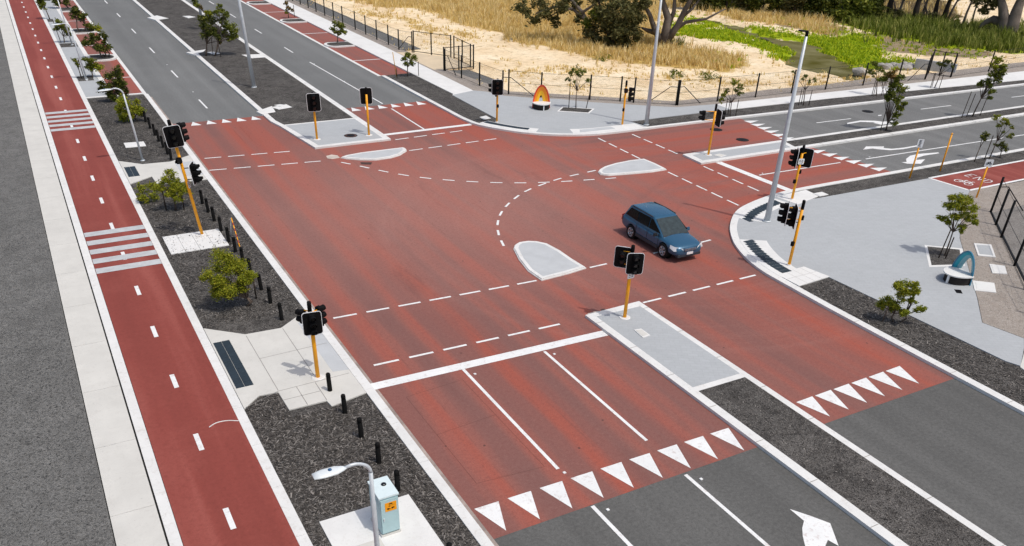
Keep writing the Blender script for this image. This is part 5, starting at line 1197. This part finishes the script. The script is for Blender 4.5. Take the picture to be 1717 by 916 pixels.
# bushland trees and shrubs
def big(name, label, base_px, blobs, leaf, trunk, size, dens=1., stems=(), bark='gumbark', cat='tree'):
    base = G(*base_px); t = thing(name, label, cat, (base[0], base[1], -.05), 0, 'bushland beyond the fence'); o3 = Vector((base[0], base[1], -.05)); k = depth(base)/F
    view = Vector((base[0], base[1], 0)).normalized(); mats = {}
    for (u, v, r, *mt) in blobs:
        p = UPR(base, u, v)-o3+view*random.uniform(-.5, .8)*r*k
        if p.z < .2: p.z = .2
        leaves(mats.setdefault(mt[0] if mt else leaf, MB()), p, r*k, int(dens*min(4200, 150*(r*k/size)**1.5)), size, .85, 14)
    for q, (mt, mb) in enumerate(mats.items()): mb.sm = [False]*len(mb.f); obj('crown' if q == 0 else 'foliage', mb, mt, t)
    tm = MB()
    for st in stems:
        pts = [UPR(base, u, v)-o3 for u, v, *_ in st]; pts[0].z = max(-.1, min(pts[0].z, .3)) if st[0][1] > base_px[1]-6 else pts[0].z
        n = len(pts)
        for i in range(1, n): pts[i] += view*random.uniform(-.3, .3)
        tm.tube(pts, [trunk*(1-.75*i/max(1, n-1))*(st[0][2] if len(st[0]) > 2 else 1.) for i in range(n)], 8)
    if stems: obj('trunk', tm, bark, t)
    return t
big('gum_tree', 'multi stemmed bare gum tree at the edge of dry grass', (1112, 80), [(1080, -30, 26), (1120, -38, 30), (1160, -30, 26), (1190, -20, 18), (1060, -50, 26), (1140, -60, 28)], 'leaf_olive', .42, .4, .45,
    [[(1110, 82, 1.5), (1116, 58), (1120, 30), (1110, 0), (1098, -30)], [(1114, 74, 1.0), (1136, 44), (1150, 14), (1164, -10), (1180, -30)], [(1108, 68, .9), (1098, 50), (1090, 25), (1076, 0), (1060, -30)], [(1124, 56, .6), (1150, 38), (1184, 32), (1216, 15)], [(1118, 50, .7), (1130, 20), (1132, -10), (1140, -40)], [(1112, 76, .45), (1124, 74), (1138, 71)], [(1142, 30, .5), (1160, 16), (1176, -4)], [(1104, 56, .8), (1086, 52), (1076, 46)]], 'gumbark')
big('dense_bush', 'large dark olive bush left of the bare gum tree', (1022, 82), [(1010, 40, 24), (1040, 44, 24), (1062, 54, 18), (990, 58, 16), (1028, 62, 20), (1055, 30, 22), (1020, 18, 24), (1045, 4, 26), (1072, 30, 14), (1004, 70, 12), (1050, 70, 14), (985, 40, 10, 'leaf_green'), (1000, 24, 14, 'leaf_green'), (1075, 8, 18), (1005, -10, 24)], 'leaf_olive', .3, .36, .8,
    [[(1022, 84), (1020, 55), (1010, 25), (1000, -10)], [(1024, 80), (1040, 50), (1052, 20)]], 'darkbark', 'shrub')
big('drooping_tree', 'sparse drooping tree leaning left over the dry grass', (1000, 72), [(940, 10, 18), (915, 22, 14), (895, 32, 13), (960, 6, 16), (930, 36, 12), (884, 22, 10), (970, 30, 10), (905, 6, 18), (875, 8, 14), (940, -14, 20)], 'leaf_olive', .28, .4, .55,
    [[(1002, 74, 1.2), (990, 45), (975, 20), (958, 0), (940, -20)], [(982, 34, .7), (960, 16), (930, 12), (898, 22)], [(960, 14, .5), (935, 20), (912, 34)], [(975, 22, .6), (1000, 5), (1012, -20)]])
BUSH = [(1158, 16, 'leaf_olive', 'leftmost olive shrub of the far bank tree line'), (1188, 17, 'leaf_dark', 'second dark shrub from the left on the far bank'), (1216, 21, 'leaf_dark', 'dark shrub behind the bare limb of the gum tree'), (1244, 22, 'leaf_olive', 'olive shrub right of the bare limb on the far bank'),
        (1270, 25, 'leaf_dark', 'blackish shrub in the middle of the far bank'), (1300, 26, 'leaf_dark', 'dark shrub left of the lamp tip on far bank'), (1330, 31, 'leaf_olive', 'olive shrub on far bank just above the creek bend'), (1358, 31, 'leaf_dark', 'dark shrub directly behind the lamp tip'), (1384, 34, 'leaf_dark', 'dark shrub right of the lamp tip beside a straight trunk'),
        (1412, 40, 'leaf_green', 'bright green bush in front of the far bank shrubs'), (1436, 41, 'leaf_green', 'bright green bush beside the first leaning trunks'), (1462, 40, 'leaf_dark', 'dark bush at the left end of the reeds'), (1450, 30, 'leaf_dark', 'shaded bush behind the two bright green ones'), (1500, 38, 'leaf_olive', 'low olive bush under the thick dark trunk'), (1552, 40, 'leaf_olive', 'low olive bush under the leaning trunk group')]
for bx, by, lf, lb in BUSH:
    lowb = by > 37 and bx > 1490
    bl = [(bx+random.uniform(-13, 13), by-random.uniform(6, 14) if lowb else by-random.uniform(6, 42), random.uniform(8, 10) if lowb else random.uniform(11, 16)) for _ in range(4 if lowb else 9)]
    big('bank_shrub', lb, (bx, by), bl, lf, .22, .45, 1.1, [[(bx, by), (bx+3, by-16), (bx-2, by-40)], [(bx+5, by-2), (bx+12, by-20)]], 'darkbark', 'shrub')
for i, (b0, tip, tr, lb) in enumerate((
    ((1388, 26), (1392, -30), .3, 'straight dark trunk nearest to the lamp tip on far bank'),
    ((1490, 31), (1500, -30), .42, 'thick dark trunk with pale edge on the far bank'),
    ((1505, 33), (1525, -30), .18, 'thin pale trunk beside the thick dark one'),
    ((1533, 38), (1548, -30), .42, 'dark trunk above the middle of the reeds'),
    ((1546, 30), (1566, -30), .2, 'thin trunk leaning right in the trunk group'),
    ((1567, 32), (1580, -30), .3, 'upright trunk in the centre of the leaning group'),
    ((1582, 34), (1604, -30), .34, 'strongly leaning trunk right of the centre'),
    ((1588, 36), (1622, -30), .16, 'thin rightmost trunk of the leaning group'),
    ((1612, 48), (1642, -30), .16, 'slender leaning trunk alone on the yellow sand'),
    ((1628, 44), (1650, -30), .12, 'very thin stem left of the big double trunk'))):
    big('leaning_tree', lb, b0, [(tip[0]-8, tip[1]-8, 16), (tip[0]+12, tip[1]-16, 17), (tip[0]+2, tip[1]-30, 18)], 'leaf_olive', tr, .42, .7, [[(b0[0], b0[1], 1.2), ((b0[0]*2+tip[0])/3-1, (b0[1]*2+tip[1])/3), ((b0[0]+2*tip[0])/3, (b0[1]+2*tip[1])/3), tip], [((b0[0]+tip[0])/2, (b0[1]+tip[1])/2, .4), (tip[0]+10, -12)]], 'darkbark' if tr > .2 else 'gumbark')
big('double_trunk_tree', 'big double trunked gum tree at the top right corner', (1688, 64), [(1660, 6, 14), (1650, 18, 9), (1680, -30, 26), (1710, -36, 26), (1645, -6, 16), (1665, -22, 20)], 'leaf_olive', .75, .42, .9,
    [[(1680, 64, 1.1), (1684, 40), (1682, 15), (1676, -10), (1668, -40)], [(1690, 65, 1.3), (1698, 40), (1706, 15), (1716, -10), (1728, -40)], [(1680, 38, .8), (1664, 33), (1652, 38), (1642, 46)]])
big('dark_bush', 'low green bush at the foot of the double trunk', (1712, 68), [(1708, 60, 8), (1718, 58, 9)], 'leaf_green', .1, .35, 1., (), 'darkbark', 'shrub')
for px, h, lb in (((1133, 78), 13, 'spiky green grass clump right of the gum tree'),):
    base = G(*px); mb = MB()
    for _ in range(160):
        a = random.random()*2*PI; l = random.uniform(.4, 1.5); ln = random.uniform(.2, .8); x0, y0 = random.gauss(0, .5), random.gauss(0, .5)
        mb.add([(x0-.04, y0, 0), (x0+.04, y0, 0), (x0+ln*math.cos(a), y0+ln*math.sin(a), l)], [(0, 1, 2)])
    tag(obj('grass_clump', mb, 'reed', None, (*base, -.05)), lb, 'grass clump')
for px, lb in (((1015, 102), 'dark green low plant among dry grass'), ((1133, 129), 'flat green plant on sand behind the braced post'), ((1190, 131), 'spreading green plant on the sand by the fence')):
    base = G(*px); mb = MB(); leaves(mb, Vector((0, 0, .2)), 1.1, 260, .22, .25, 8); mb.sm = [False]*len(mb.f)
    tag(obj('low_plant', mb, 'leaf_green', None, (*base, -.02)), lb, 'plant')
# creek outfall: headwall and rocks
base = G(1595, 124); t = thing('concrete_headwall', 'grey concrete headwall at the creek outfall behind the gate', 'headwall', (*G(1560, 117), 0), 0)
q = [Vector(G(u, v)) for u, v in ((1532, 114), (1600, 124))]; c = Vector(G(1560, 117)); d_ = (q[1]-q[0]).normalized(); nn_ = Vector((-d_.y, d_.x))
obj('wall', MB().prism([q[0]-c, q[1]-c, q[1]-c+nn_*.35, q[0]-c+nn_*.35], -.3, .85), 'paver', t)
for i, (u, v, s_) in enumerate(((1478, 112, .5), (1488, 114, .6), (1498, 112, .55), (1508, 114, .6), (1516, 110, .5), (1520, 115, .6), (1526, 112, .5), (1440, 122, .7))):
    bm = bmesh.new(); bmesh.ops.create_icosphere(bm, subdivisions=2, radius=s_)
    for v_ in bm.verts: v_.co *= 1+.35*mn.noise(v_.co*2.3+Vector((i*3, 0, 0))); v_.co.z *= .55
    me = bpy.data.meshes.new('rock'); bm.to_mesh(me); bm.free(); me.materials.append(M['rock'])
    o = link('rock', me, None, (*G(u, v), .1)); tag(o, '%s pale rock from the left in the pile at the creek outfall' % ordn[i] if i < 7 else 'single pale rock at the water edge near fence', 'rock', 'rocks at the creek outfall')
t = tag(obj('fallen_branch', MB().tube([(*G(1272, 66), .1), (*G(1284, 69), .15), (*G(1296, 74), .1)], [.1, .12, .07], 6), 'gumbark'), 'bleached fallen branch on the near creek bank', 'branch')
